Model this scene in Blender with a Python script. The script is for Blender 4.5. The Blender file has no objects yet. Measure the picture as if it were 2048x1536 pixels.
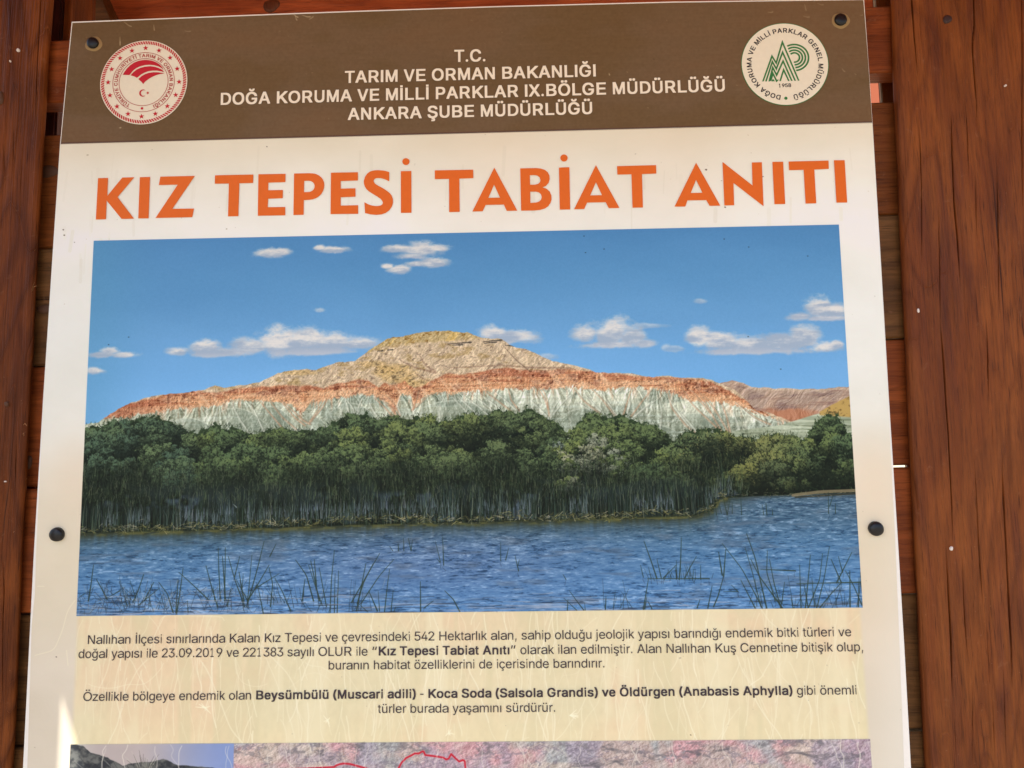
import bpy, bmesh, math, random
import numpy as np
from mathutils import Vector, Matrix
from mathutils.geometry import tessellate_polygon

# ------------------------------------------------------------------ camera
sc = bpy.context.scene
col = sc.collection
CAM = np.array([0.05676, -0.93679, 1.55])
M = np.array([[0.99961, 0.02373619, -0.01471174],
              [-0.01717503, 0.10715651, -0.99409381],
              [-0.02201954, 0.99395879, 0.10752239]])
FOC = 1515.0
cam = bpy.data.cameras.new('camera')
cam.sensor_width = 36.0
cam.lens = FOC / 2048 * 36.0
cam.clip_start = 0.02
cam.clip_end = 300
co = bpy.data.objects.new('camera', cam)
col.objects.link(co)
sc.camera = co
mw = Matrix.Identity(4)
for i in range(3):
    mw[i][0] = M[0][i]
    mw[i][1] = -M[1][i]
    mw[i][2] = -M[2][i]
    mw[i][3] = CAM[i]
co.matrix_world = mw

# ------------------------------------------------------------------ light
SUN_AZ = math.radians(40)      # sun stands in front of the board, to its left
SUN_EL = math.radians(60)
w = bpy.data.worlds.new('World')
sc.world = w
w.use_nodes = True
nt = w.node_tree
sky = nt.nodes.new('ShaderNodeTexSky')
sky.sky_type = 'NISHITA'
sky.sun_disc = False
sky.sun_elevation = SUN_EL
sky.sun_rotation = math.radians(180) + SUN_AZ
sky.dust_density = 2.0
bg = nt.nodes['Background']
bg.inputs[1].default_value = 0.12
nt.links.new(sky.outputs[0], bg.inputs[0])
sd = bpy.data.lights.new('sun', 'SUN')
sd.energy = 3.6
sd.angle = math.radians(0.5)
sd.color = (1.0, 0.96, 0.90)
so = bpy.data.objects.new('sun', sd)
col.objects.link(so)
tosun = Vector((-math.sin(SUN_AZ) * math.cos(SUN_EL), -math.cos(SUN_AZ) * math.cos(SUN_EL), math.sin(SUN_EL)))
so.rotation_euler = tosun.to_track_quat('Z', 'Y').to_euler()
so.location = (-4, -5, 8)
sc.view_settings.view_transform = 'Standard'
sc.view_settings.look = 'None'
sc.view_settings.gamma = 1
sc.view_settings.exposure = 1.45

# ------------------------------------------------------------------ helpers
MI = np.linalg.inv(M)

def at(px, py, y=0.0):
    """point of the place seen at photo pixel (px,py) on the vertical plane at depth y"""
    d = MI @ np.array([(px - 1024) / FOC, (py - 768) / FOC, 1.0])
    t = (y - CAM[1]) / d[1]
    p = CAM + d * t
    return p

def tag(o, label=None, cat=None, group=None, kind=None):
    if label: o['label'] = label
    if cat: o['category'] = cat
    if group: o['group'] = group
    if kind: o['kind'] = kind
    return o

def empty(name, loc, label, cat, group=None):
    o = bpy.data.objects.new(name, None)
    col.objects.link(o)
    o.location = loc
    o.empty_display_size = 0.1
    return tag(o, label, cat, group)

def link(name, me, mat, parent=None):
    if mat is not None and not me.materials:
        me.materials.append(mat)
    o = bpy.data.objects.new(name, me)
    col.objects.link(o)
    if parent:
        o.parent = parent
        # children meshes are written in world space of an unmoved parent chain
        loc = Vector((0, 0, 0))
        q = parent
        while q:
            loc += q.location
            q = q.parent
        o.location = -loc
    return o

def mesh(name, verts, faces, mat, parent=None, smooth=False, uvf=None):
    me = bpy.data.meshes.new(name)
    me.from_pydata([tuple(v) for v in verts], [], faces)
    me.update()
    if uvf is not None:
        uv = me.uv_layers.new(name='uv')
        lv = np.zeros(len(me.loops), dtype=np.int32)
        me.loops.foreach_get('vertex_index', lv)
        vv = np.array([uvf(v) for v in verts])
        uv.data.foreach_set('uv', vv[lv].ravel())
    if smooth:
        me.polygons.foreach_set('use_smooth', [True] * len(me.polygons))
    return link(name, me, mat, parent)

def bmobj(name, bm, mat, parent=None, smooth=False):
    me = bpy.data.meshes.new(name)
    bm.to_mesh(me)
    bm.free()
    if smooth:
        me.polygons.foreach_set('use_smooth', [True] * len(me.polygons))
    return link(name, me, mat, parent)

def srgb(r, g, b):
    def f(c):
        c /= 255.0
        return c / 12.92 if c <= 0.04045 else ((c + 0.055) / 1.055) ** 2.4
    return (f(r), f(g), f(b), 1.0)

def plain(name, c, rough=0.5, spec=0.5, bump=0.0):
    m = bpy.data.materials.new(name)
    m.use_nodes = True
    t = m.node_tree
    p = t.nodes['Principled BSDF']
    p.inputs['Base Color'].default_value = c
    p.inputs['Roughness'].default_value = rough
    p.inputs['Specular IOR Level'].default_value = spec
    no = t.nodes.new('ShaderNodeTexNoise')
    no.inputs['Scale'].default_value = 180
    no.inputs['Detail'].default_value = 4
    tc = t.nodes.new('ShaderNodeTexCoord')
    t.links.new(tc.outputs['Object'], no.inputs['Vector'])
    mx = t.nodes.new('ShaderNodeMix')
    mx.data_type = 'RGBA'
    mx.blend_type = 'MULTIPLY'
    mx.inputs[6].default_value = c
    mr = t.nodes.new('ShaderNodeMapRange')
    mr.inputs[3].default_value = 0.94
    mr.inputs[4].default_value = 1.04
    t.links.new(no.outputs[0], mr.inputs[0])
    cmb = t.nodes.new('ShaderNodeCombineColor')
    for k in range(3): t.links.new(mr.outputs[0], cmb.inputs[k])
    mx.inputs[0].default_value = 1.0
    t.links.new(cmb.outputs[0], mx.inputs[7])
    t.links.new(mx.outputs[2], p.inputs['Base Color'])
    if bump:
        b = t.nodes.new('ShaderNodeBump')
        b.inputs['Strength'].default_value = bump
        b.inputs['Distance'].default_value = 0.001
        t.links.new(no.outputs[0], b.inputs['Height'])
        t.links.new(b.outputs[0], p.inputs['Normal'])
    return m

def wood(name, light, mid, dark, axis='Z', rough=0.5, spec=0.4, streak=1.0, fine=1.0, bump=0.35, purple=None):
    """stained softwood: long fibres along an axis, growth-ring waves, blotches and worn specks"""
    m = bpy.data.materials.new(name)
    m.use_nodes = True
    t = m.node_tree
    L = t.links.new
    p = t.nodes['Principled BSDF']
    p.inputs['Roughness'].default_value = rough
    p.inputs['Specular IOR Level'].default_value = spec
    tc = t.nodes.new('ShaderNodeTexCoord')
    oi = t.nodes.new('ShaderNodeObjectInfo')
    sh = t.nodes.new('ShaderNodeVectorMath'); sh.operation = 'SCALE'
    sh.inputs[0].default_value = (7.3, 3.1, 5.7)
    L(oi.outputs['Random'], sh.inputs['Scale'])
    ad = t.nodes.new('ShaderNodeVectorMath'); ad.operation = 'ADD'
    L(tc.outputs['Object'], ad.inputs[0]); L(sh.outputs[0], ad.inputs[1])
    def mapped(s_across, s_along):
        mp = t.nodes.new('ShaderNodeMapping')
        s = [s_across] * 3
        s['XYZ'.index(axis)] = s_along
        mp.inputs['Scale'].default_value = s
        L(ad.outputs[0], mp.inputs['Vector'])
        return mp.outputs[0]
    def noise(vec, scale, detail=4, dist=0.0, r=0.5):
        n = t.nodes.new('ShaderNodeTexNoise')
        n.inputs['Scale'].default_value = scale
        n.inputs['Detail'].default_value = detail
        n.inputs['Distortion'].default_value = dist
        n.inputs['Roughness'].default_value = r
        L(vec, n.inputs['Vector'])
        return n.outputs[0]
    def ramp(v, stops):
        r = t.nodes.new('ShaderNodeValToRGB')
        e = r.color_ramp.elements
        e[0].position, e[0].color = stops[0]
        e[1].position, e[1].color = stops[-1]
        for s in stops[1:-1]:
            k = e.new(s[0]); k.color = s[1]
        L(v, r.inputs[0])
        return r.outputs[0]
    def mix(a, b, f, blend='MIX'):
        x = t.nodes.new('ShaderNodeMix'); x.data_type = 'RGBA'; x.blend_type = blend
        for sock, v in ((x.inputs[0], f), (x.inputs[6], a), (x.inputs[7], b)):
            if isinstance(v, (float, int)): sock.default_value = v
            elif isinstance(v, tuple): sock.default_value = v
            else: L(v, sock)
        return x.outputs[2]
    big = noise(mapped(16, 3.0), 1.0, 4, 1.4)
    fib = noise(mapped(300, 14), 1.0, 6, 0.2, 0.7)
    med = noise(mapped(34, 4.5), 1.0, 5, 1.2)
    # growth rings: noise value folded into bands
    rg = t.nodes.new('ShaderNodeMath'); rg.operation = 'MULTIPLY'; rg.inputs[1].default_value = 13
    L(noise(mapped(10, 2.0), 1.0, 2, 1.1), rg.inputs[0])
    fr = t.nodes.new('ShaderNodeMath'); fr.operation = 'PINGPONG'; fr.inputs[1].default_value = 1.0
    L(rg.outputs[0], fr.inputs[0])
    g = (0, 0, 0, 1); one = (1, 1, 1, 1)
    base = mix(mid, light, ramp(big, [(0.38, g), (0.62, one)]))
    rings = ramp(fr.outputs[0], [(0.0, g), (0.5, (0.1, 0.1, 0.1, 1)), (0.86, (0.75, 0.75, 0.75, 1)), (0.97, one), (1.0, (0.3, 0.3, 0.3, 1))])
    mlt = t.nodes.new('ShaderNodeMath'); mlt.operation = 'MULTIPLY'; mlt.inputs[1].default_value = 0.55 * streak
    L(rings, mlt.inputs[0])
    c = mix(base, dark, mlt.outputs[0])
    pur = purple or dark
    m2 = t.nodes.new('ShaderNodeMath'); m2.operation = 'MULTIPLY'; m2.inputs[1].default_value = 0.7 * streak
    L(ramp(med, [(0.5, g), (0.68, one)]), m2.inputs[0])
    c = mix(c, pur, m2.outputs[0])
    fb = ramp(fib, [(0.34, (0.6, 0.58, 0.56, 1)), (0.5, (1, 1, 1, 1)), (0.68, (1.2, 1.18, 1.15, 1))])
    c = mix(c, fb, 0.7 * fine, 'MULTIPLY')
    blot = noise(mapped(16, 7), 1.0, 7, 0.4, 0.65)
    c = mix(c, ramp(blot, [(0.3, (0.7, 0.68, 0.66, 1)), (0.6, (1.08, 1.08, 1.08, 1))]), 0.8, 'MULTIPLY')
    pore = noise(mapped(900, 34), 1.0, 2, 0.0)
    c = mix(c, tuple(k_ * .45 for k_ in dark[:3]) + (1,), ramp(pore, [(0.6, g), (0.74, (0.75, 0.75, 0.75, 1))]))
    # thin open checks along the grain
    ck = t.nodes.new('ShaderNodeMath'); ck.operation = 'SUBTRACT'; ck.inputs[1].default_value = .5
    L(noise(mapped(46, 1.1), 1.0, 2, 0.3), ck.inputs[0])
    ca = t.nodes.new('ShaderNodeMath'); ca.operation = 'ABSOLUTE'; L(ck.outputs[0], ca.inputs[0])
    cm = t.nodes.new('ShaderNodeMath'); cm.operation = 'MULTIPLY'
    L(ramp(ca.outputs[0], [(0.0, one), (0.006, g)]), cm.inputs[0]); L(ramp(noise(mapped(7, 3), 1.0, 2), [(0.5, g), (0.58, one)]), cm.inputs[1])
    c = mix(c, tuple(k_ * .25 for k_ in dark[:3]) + (1,), cm.outputs[0])
    # pale scuffs and dust specks
    spk = noise(ad.outputs[0], 210, 3)
    c = mix(c, srgb(176, 130, 96), ramp(spk, [(0.735, g), (0.80, (0.55, 0.55, 0.55, 1))]))
    pock = noise(ad.outputs[0], 60, 4, 0.5, 0.7)
    c = mix(c, srgb(150, 104, 74), ramp(pock, [(0.63, g), (0.80, (0.45, 0.45, 0.45, 1))]))
    L(c, p.inputs['Base Color'])
    hs = t.nodes.new('ShaderNodeMath'); hs.operation = 'ADD'
    L(fib, hs.inputs[0]); L(rings, hs.inputs[1])
    b = t.nodes.new('ShaderNodeBump')
    b.inputs['Strength'].default_value = bump
    b.inputs['Distance'].default_value = 0.0016
    L(hs.outputs[0], b.inputs['Height'])
    b2 = t.nodes.new('ShaderNodeBump')
    b2.inputs['Strength'].default_value = bump * 0.8
    b2.inputs['Distance'].default_value = 0.0015
    L(pock, b2.inputs['Height']); L(b.outputs[0], b2.inputs['Normal'])
    L(b2.outputs[0], p.inputs['Normal'])
    rr = t.nodes.new('ShaderNodeMapRange')
    rr.inputs[3].default_value = rough - 0.12
    rr.inputs[4].default_value = rough + 0.15
    L(blot, rr.inputs[0]); L(rr.outputs[0], p.inputs['Roughness'])
    return m
# ------------------------------------------------------------------ painting of the flat print (arrays built here, nothing loaded)
S = 1640.0                       # print resolution, dots per metre
X0, Z0 = -0.58, 2.16             # corner of the print raster
FW, FH = 1950, 1880
rng = np.random.default_rng(11)

def pc(px, py):
    p = at(px, py)
    return (p[0] - X0) * S, (Z0 - p[2]) * S

def pcs(pts):
    return np.array([pc(a, b) for a, b in pts])

def vnoise(h, w_, sx, sy, seed):
    """smooth value noise with cell size sx, sy"""
    r = np.random.default_rng(seed)
    gh, gw = int(h / sy) + 4, int(w_ / sx) + 4
    g = r.random((gh, gw)).astype(np.float32)
    y = np.arange(h, dtype=np.float32) / sy + 0.5
    x = np.arange(w_, dtype=np.float32) / sx + 0.5
    yi = y.astype(int); xi = x.astype(int)
    fy = y - yi; fx = x - xi
    fy = fy * fy * (3 - 2 * fy); fx = fx * fx * (3 - 2 * fx)
    A = g[yi] * (1 - fy)[:, None] + g[yi + 1] * fy[:, None]
    return A[:, xi] * (1 - fx) + A[:, xi + 1] * fx

def fbm(h, w_, sx, sy, seed, octv=4, gain=0.55):
    o = np.zeros((h, w_), np.float32); a = 1.0; tot = 0.0
    for k in range(octv):
        o += a * vnoise(h, w_, max(sx, 1.01), max(sy, 1.01), seed + k * 17)
        tot += a; a *= gain; sx /= 2; sy /= 2
    return o / tot

def sstep(a, b, x):
    t = np.clip((x - a) / (b - a), 0, 1)
    return t * t * (3 - 2 * t)

def C(*c):
    return np.array(c, np.float32)

def blend(img, c, a):
    img += (np.asarray(c, np.float32) - img) * a[..., None]

def stroke(img, pts, wid, c, a=1.0, taper=True, sm=True):
    """soft line through pts (raster coordinates)"""
    pts = np.asarray(pts, float)
    seg = np.hypot(*(np.diff(pts, axis=0).T))
    n = max(int(seg.sum() / 0.6), 2)
    t = np.linspace(0, seg.sum(), n)
    cs = np.concatenate([[0], np.cumsum(seg)])
    x = np.interp(t, cs, pts[:, 0]); y = np.interp(t, cs, pts[:, 1])
    if len(pts) > 2 and sm:     # round the corners of the traced line
        k = max(3, n // 6)
        ker = np.ones(k) / k
        xp = np.pad(x, k, mode='edge'); yp = np.pad(y, k, mode='edge')
        x2 = np.convolve(xp, ker, 'same')[k:-k]; y2 = np.convolve(yp, ker, 'same')[k:-k]
        e = np.minimum(np.arange(n), np.arange(n)[::-1]) / k
        e = np.clip(e, 0, 1)
        x = x * (1 - e) + x2 * e; y = y * (1 - e) + y2 * e
    ww = wid * (np.linspace(0.45, 1.0, n) if taper else np.ones(n))
    H, W_ = img.shape[:2]
    R = int(math.ceil(wid + 1))
    x0 = max(int(x.min()) - R, 0); x1 = min(int(x.max()) + R + 2, W_)
    y0 = max(int(y.min()) - R, 0); y1 = min(int(y.max()) + R + 2, H)
    if x1 <= x0 or y1 <= y0: return
    m = np.zeros((y1 - y0, x1 - x0), np.float32)
    for dy in range(-R, R + 1):
        for dx in range(-R, R + 1):
            xi = np.round(x).astype(int) + dx; yi = np.round(y).astype(int) + dy
            d = np.hypot(xi - x, yi - y)
            v = np.clip(ww * 0.5 + 0.5 - d, 0, 1)
            ok = (xi >= x0) & (xi < x1) & (yi >= y0) & (yi < y1) & (v > 0)
            np.maximum.at(m, (yi[ok] - y0, xi[ok] - x0), v[ok].astype(np.float32))
    blend(img[y0:y1, x0:x1], c, m * a)

def curve(pts, n):
    """piecewise boundary y(x) in raster columns from photo points"""
    q = pcs(pts)
    o = np.argsort(q[:, 0])
    return np.interp(np.arange(n), q[o, 0], q[o, 1]).astype(np.float32)

face = np.zeros((FH, FW, 3), np.float32)
YY, XX = np.mgrid[0:FH, 0:FW].astype(np.float32)

# ---- pale ground of the board, ageing towards the foot, title rows brightened against shade
prof = [(200, (226, 211, 183)), (290, (234, 222, 200)), (330, (239, 230, 213)), (400, (243, 236, 224)), (455, (244, 239, 230)),
        (640, (241, 238, 230)), (850, (239, 234, 222)), (950, (233, 221, 200)), (1100, (226, 210, 183)), (1230, (222, 206, 180)),
        (1350, (219, 203, 180)), (1536, (221, 205, 184)), (1800, (222, 206, 180))]
yk = [pc(900, p[0])[1] for p in prof]
for k in range(3):
    face[..., k] = np.interp(np.arange(FH), yk, [p[1][k] for p in prof])[:, None]
n1 = fbm(FH, FW, 160, 110, 5, 5)
face += ((n1 - 0.5) * 16)[..., None] * C(1, 1, 1.25)
xL = pc(100, 800)[0]; xR = pc(1740, 800)[0]
ed = np.clip((XX - (xR - 60)) / 120, 0, 1) * sstep(pc(1700, 900)[1], pc(1700, 1300)[1], YY)
blend(face, C(232, 221, 205), ed * 0.8)
# warm blush beside the picture's lower right and left corners
for (bx, by, br, am) in ((1745, 960, 60, .45), (1730, 1215, 90, .3), (150, 960, 60, .35), (1000, 262, 160, .25), (1350, 300, 130, .2)):
    cx, cy = pc(bx, by)
    blend(face, C(232, 203, 172), am * np.exp(-(((XX - cx) / br) ** 2 + ((YY - cy) / (br * 1.6)) ** 2)))
# grey drip marks in the title field
for k in range(46):
    px = rng.uniform(118, 1740); py = rng.uniform(290, 430)
    if k < 16: px = rng.uniform(118, 300); py = rng.uniform(300, 560)
    q = pc(px, py)
    stroke(face, [q, (q[0] + rng.uniform(-5, 2), q[1] + rng.uniform(20, 70))], rng.uniform(2, 9), C(206, 196, 172), rng.uniform(.05, .2), False)

# ---- lower text field: parchment with pale root tracery
tl, tr, br_, bl = pc(151, 1226), pc(1724, 1214), pc(1742, 1480), pc(139, 1492)
fx = sstep(0, 10, XX - np.interp(YY, [tl[1], bl[1]], [tl[0], bl[0]])) * sstep(0, 10, np.interp(YY, [tl[1], bl[1]], [tr[0], br_[0]]) - XX)
fy = sstep(tl[1] - 6, tl[1] - 2, YY)
fld = fx * fy
a1 = fbm(FH, FW, 190, 150, 21, 4); a2 = fbm(FH, FW, 150, 190, 31, 4)
par = np.zeros_like(face)
par[:] = C(229, 210, 170)
blend(par, C(231, 201, 163), sstep(.46, .66, a1) * .85)
blend(par, C(222, 208, 168), sstep(.5, .7, a2) * .5)
low = sstep(pc(900, 1400)[1], pc(900, 1490)[1], YY)
blend(par, C(233, 213, 168), low * .5)
par += ((fbm(FH, FW, 9, 14, 41, 3) - .5) * 9)[..., None]
vs = fbm(FH, FW, 46, 420, 43, 3)
blend(par, C(218, 202, 160), sstep(.55, .72, vs) * .55)
blend(par, C(238, 222, 184), sstep(.45, .3, vs) * .5)
face += (par - face) * fld[..., None]
yT = tl[1]; yB = bl[1]
roots = []
for k in range(420):
    x = rng.uniform(tl[0] - 10, tr[0]); y = rng.uniform(yT - 10, yB + 10)
    up = rng.random() < .5
    pts = [(x, y)]
    ang = math.pi / 2 + rng.normal(0, .35)
    if not up: ang += math.pi
    L_ = rng.uniform(50, 190)
    bend = rng.normal(0, .006)
    s = 0
    while s < L_:
        st = 9
        ang += bend * st + rng.normal(0, .16)
        ang += .12 * math.sin(2 * ang)
        x += math.cos(ang) * st; y += math.sin(ang) * st
        pts.append((x, y)); s += st
    roots.append((pts, rng.uniform(.9, 2.6), rng.uniform(.15, .6)))
for pts, wd, al in roots:
    pts = [q for q in pts if yT + 2 < q[1] < yB + 40 and tl[0] + 4 < q[0] < tr[0] - 6]
    if len(pts) > 2: stroke(face, pts, wd, C(246, 233, 202), al, False)
for (sx, sy) in ((655, 1440), (897, 1465), (410, 1415), (1035, 1418), (1140, 1430)):
    q = pc(sx, sy)
    for k in range(6):
        an = rng.uniform(0, 6.28); r = rng.uniform(6, 20)
        stroke(face, [(q[0] + math.cos(an) * r, q[1] + math.sin(an) * r * .7), q], 2.6, C(248, 235, 202), .8)
# margin curls on the left
for pts in ([(150, 1200), (135, 1220), (125, 1260), (108, 1300), (70, 1310)], [(133, 1300), (136, 1330)], [(75, 1172), (88, 1172)]):
    stroke(face, pcs(pts), 1.6, C(240, 226, 196), .7, False)
# dark specks and small pits everywhere
for k in range(330):
    q = (rng.uniform(30, FW - 60), rng.uniform(60, FH))
    r = rng.choice([.6, .9, 1.3, 1.9], p=[.5, .3, .15, .05])
    stroke(face, [q, (q[0] + r, q[1] + rng.uniform(-.6, .6))], r * 1.4, C(150, 132, 105) if rng.random() < .8 else C(70, 55, 45), rng.uniform(.25, .8), False)
for (px, py, r) in ((126, 459, 2.2), (128, 470, 2.4), (1411, 339, 3), (1449, 414, 2.2), (112, 1313, 1.6), (1380, 1469, 1.6), (533, 293, 1.6)):
    q = pc(px, py)
    stroke(face, [q, (q[0] + 1.2, q[1] + .4)], r, C(74, 52, 38), .85, False)

# ---- brown heading band
hb = curve([(110, 288.3), (1750, 245.4)], FW)
band = sstep(.8, -.8, YY - hb[None, :])
br0 = np.zeros_like(face); br0[:] = C(112, 87, 62)
g1 = fbm(FH, FW, 260, 120, 51, 4)
blend(br0, C(119, 88, 60), sstep(.4, .72, g1) * .6)
blend(br0, C(105, 78, 46), sstep(.5, .3, g1) * .5)
br0 += ((fbm(FH, FW, 5, 5, 61, 2) - .5) * 7)[..., None]
br0 += ((fbm(FH, FW, 40, 3, 66, 2) - .5) * 4)[..., None]
edge = np.exp(-((YY - hb[None, :] + 2.2) / 1.6) ** 2)
blend(br0, C(88, 62, 56), edge * .8)
face += (br0 - face) * band[..., None]
for (px, py, ln, an, al) in ((255, 48, 20, .6, .5), (308, 55, 12, 1.4, .5), (375, 62, 12, .1, .35), (590, 30, 16, .7, .75), (592, 36, 10, 1.2, .6), (612, 32, 18, .25, .7),
                             (622, 36, 10, -.6, .6), (240, 80, 14, 1.5, .5), (240, 86, 9, 1.5, .7), (240, 255, 3, 0, .8), (1218, 148, 4, 1.3, .7), (1540, 24, 10, 0, .4), (1610, 14, 14, 1.4, .3),
                             (1612, 33, 12, .2, .35), (1640, 8, 12, .3, .3), (1686, 140, 8, .9, .35), (1722, 30, 5, 0, .25)):
    q = pc(px, py); dx, dy = math.cos(an) * ln / 2, math.sin(an) * ln / 2
    stroke(face, [(q[0] - dx, q[1] - dy), (q[0] + dx * .3, q[1] + dy * .4 + 1), (q[0] + dx, q[1] + dy)], 2.6, C(190, 166, 132), al)
for k in range(110):
    q = pc(rng.uniform(130, 1730), rng.uniform(20, 270))
    stroke(face, [q, (q[0] + rng.uniform(0, 3), q[1] + rng.uniform(0, 2))], rng.uniform(.7, 1.6), C(168, 142, 108) if rng.random() < .6 else C(70, 50, 32), rng.uniform(.15, .6), False)

# ================================================================== the landscape picture
ptl, pbr = pc(188, 482), pc(1723.5, 1215)
IX, IY = int(round(ptl[0])), int(round(ptl[1]))
PW, PH = int(round(0.95 * S)), int(round(0.4704 * S))
pic = np.zeros((PH, PW, 3), np.float32)

def qc(px, py):
    a = pc(px, py)
    return a[0] - IX, a[1] - IY

def qcs(pts):
    return np.array([qc(a, b) for a, b in pts])

def qcurve(pts):
    q = qcs(pts); o = np.argsort(q[:, 0], kind='stable')
    return np.interp(np.arange(PW), q[o, 0], q[o, 1]).astype(np.float32)

py_, px_ = np.mgrid[0:PH, 0:PW].astype(np.float32)
ys = [0, 90, 200, 300, 400]
for k, v in enumerate(((88, 97, 110, 120, 130), (138, 148, 160, 172, 180), (184, 192, 204, 218, 224))):
    pic[..., k] = np.interp(np.arange(PH), ys, v)[:, None]
blend(pic, C(100, 155, 190), .5 * np.exp(-(px_ / 90) ** 2))
pic += ((fbm(PH, PW, 300, 90, 71, 3) - .5) * 10)[..., None]
pic += ((fbm(PH, PW, 3, 3, 72, 1) - .5) * 3)[..., None]

# clouds
cl = [[(541, 507, 42, 11), (560, 505, 26, 9)], [(640, 496, 14, 6), (668, 500, 36, 8)],
      [(800, 498, 44, 9), (840, 500, 50, 15), (868, 497, 34, 9), (820, 512, 34, 8)], [(865, 527, 34, 10), (835, 528, 30, 6)], [(797, 540, 28, 11), (775, 533, 18, 6)],
      [(205, 709, 34, 7), (218, 702, 26, 8), (250, 710, 34, 7)], [(190, 742, 24, 8)],
      [(352, 704, 28, 10), (412, 694, 34, 17), (440, 706, 70, 10)], [(500, 694, 50, 18), (560, 684, 56, 30), (612, 680, 58, 26), (665, 686, 54, 20), (720, 688, 48, 14), (640, 702, 100, 10)],
      [(985, 668, 32, 14), (1042, 674, 44, 15), (1010, 680, 40, 10)],
      [(1168, 670, 32, 20), (1222, 670, 42, 32), (1262, 678, 36, 22), (1290, 688, 30, 10), (1225, 690, 80, 9)], [(1300, 652, 34, 6)], [(1345, 698, 30, 6), (1330, 696, 12, 8)],
      [(1398, 678, 28, 20), (1440, 684, 44, 20), (1500, 690, 60, 18), (1560, 688, 60, 18), (1608, 676, 34, 24), (1500, 702, 120, 9)], [(1650, 696, 34, 12), (1670, 690, 16, 8)],
      [(1600, 634, 34, 10), (1640, 620, 36, 24), (1672, 622, 34, 18), (1650, 636, 60, 7)], [(1400, 603, 15, 6)], [(640, 621, 14, 6)], [(1094, 714, 20, 6)]]
nz = fbm(PH, PW, 34, 20, 81, 6, .68)
nz2 = fbm(PH, PW, 60, 10, 91, 4, .6)
for ci, puffs in enumerate(cl):
    fld_ = np.full((PH, PW), -1.0, np.float32)
    thin = ci in (11, 12, 16, 17, 18)
    topy, boty = 1e9, -1e9
    for (cx, cy, rx, ry) in puffs:
        a, b = qc(cx, cy)
        rx *= 1.12; ry *= 1.38
        dy = py_ - b
        dd = 1 - np.sqrt(((px_ - a) / rx) ** 2 + (dy / np.where(dy > 0, ry * .75, ry)) ** 2)
        fld_ = np.maximum(fld_, dd)
        topy = min(topy, b - ry); boty = max(boty, b + ry * .75)
    f2 = fld_ + (nz - .5) * 1.05 + .06
    al = sstep(-.02, .62, f2) * (.5 if thin else .93)
    v = np.clip((py_ - topy) / max(boty - topy, 1), 0, 1)
    lum = sstep(.85, .15, v + (nz2 - .5) * 1.1 + (nz - .5) * 1.2)
    cc = C(164, 176, 192) * (1 - lum[..., None]) + C(228, 220, 212) * lum[..., None]
    bot = sstep(.72, .98, v)
    cc = cc * (1 - bot[..., None] * .6) + C(204, 200, 204) * bot[..., None] * .6
    pic += (cc - pic) * al[..., None]

# ---- mountain
ridge = [(160, 850), (197, 844), (215, 832), (236, 817), (265, 804), (306, 791), (332, 789), (366, 785), (410, 779), (431, 770), (449, 775), (502, 767), (525, 761),
         (556, 746), (588, 739), (614, 737), (632, 740), (647, 733), (672, 725), (710, 721), (743, 698), (776, 677), (811, 672), (839, 664), (870, 662), (893, 662),
         (934, 664), (962, 675), (1003, 679), (1019, 690), (1057, 699), (1085, 714), (1112, 724), (1140, 729), (1178, 738), (1192, 744), (1263, 746), (1300, 754),
         (1326, 751), (1358, 755), (1406, 755), (1435, 765), (1467, 778), (1492, 801), (1512, 821), (1541, 825), (1578, 841), (1720, 900)]
far = [(1380, 900), (1420, 770), (1435, 765), (1464, 761), (1484, 764), (1504, 774), (1527, 776), (1564, 776), (1598, 778), (1641, 777), (1679, 773), (1700, 772), (1730, 772)]
yel = [(1560, 900), (1587, 843), (1627, 829), (1653, 815), (1678, 801), (1699, 791), (1730, 780)]
redtop = [(160, 830), (366, 780), (410, 783), (431, 786), (502, 772), (556, 770), (600, 772), (620, 769), (648, 775), (675, 766), (713, 759), (735, 761), (757, 776), (768, 765), (785, 772),
          (809, 762), (828, 776), (861, 763), (893, 747), (934, 747), (975, 739), (1030, 736), (1071, 742), (1140, 739), (1178, 741), (1263, 750), (1326, 753), (1406, 759), (1450, 776), (1500, 806), (1600, 870)]
grn = [(160, 843), (215, 836), (254, 833), (306, 825), (358, 817), (436, 811), (462, 801), (520, 800), (567, 806), (585, 812), (603, 827), (616, 812), (629, 799), (650, 800), (636, 806), (688, 794),
       (724, 788), (757, 792), (775, 808), (790, 826), (798, 800), (803, 790), (822, 791), (828, 812), (845, 796), (861, 788), (921, 785), (980, 780), (1016, 777), (1068, 777), (1148, 774), (1197, 780),
       (1255, 775), (1312, 778), (1340, 784), (1383, 802), (1441, 804), (1484, 815), (1512, 827), (1570, 841), (1640, 870)]
jit = (fbm(1, PW, 14, 1.1, 101, 4)[0] - .5)
RG = qcurve(ridge) + jit * 7
RT = qcurve(redtop) + jit * 6
GT = qcurve(grn) + (fbm(1, PW, 9, 1.1, 131, 3)[0] - .5) * 9
FR = qcurve(far) + (fbm(1, PW, 20, 1.1, 111, 4)[0] - .5) * 8
YE = qcurve(yel) + jit * 4
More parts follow.
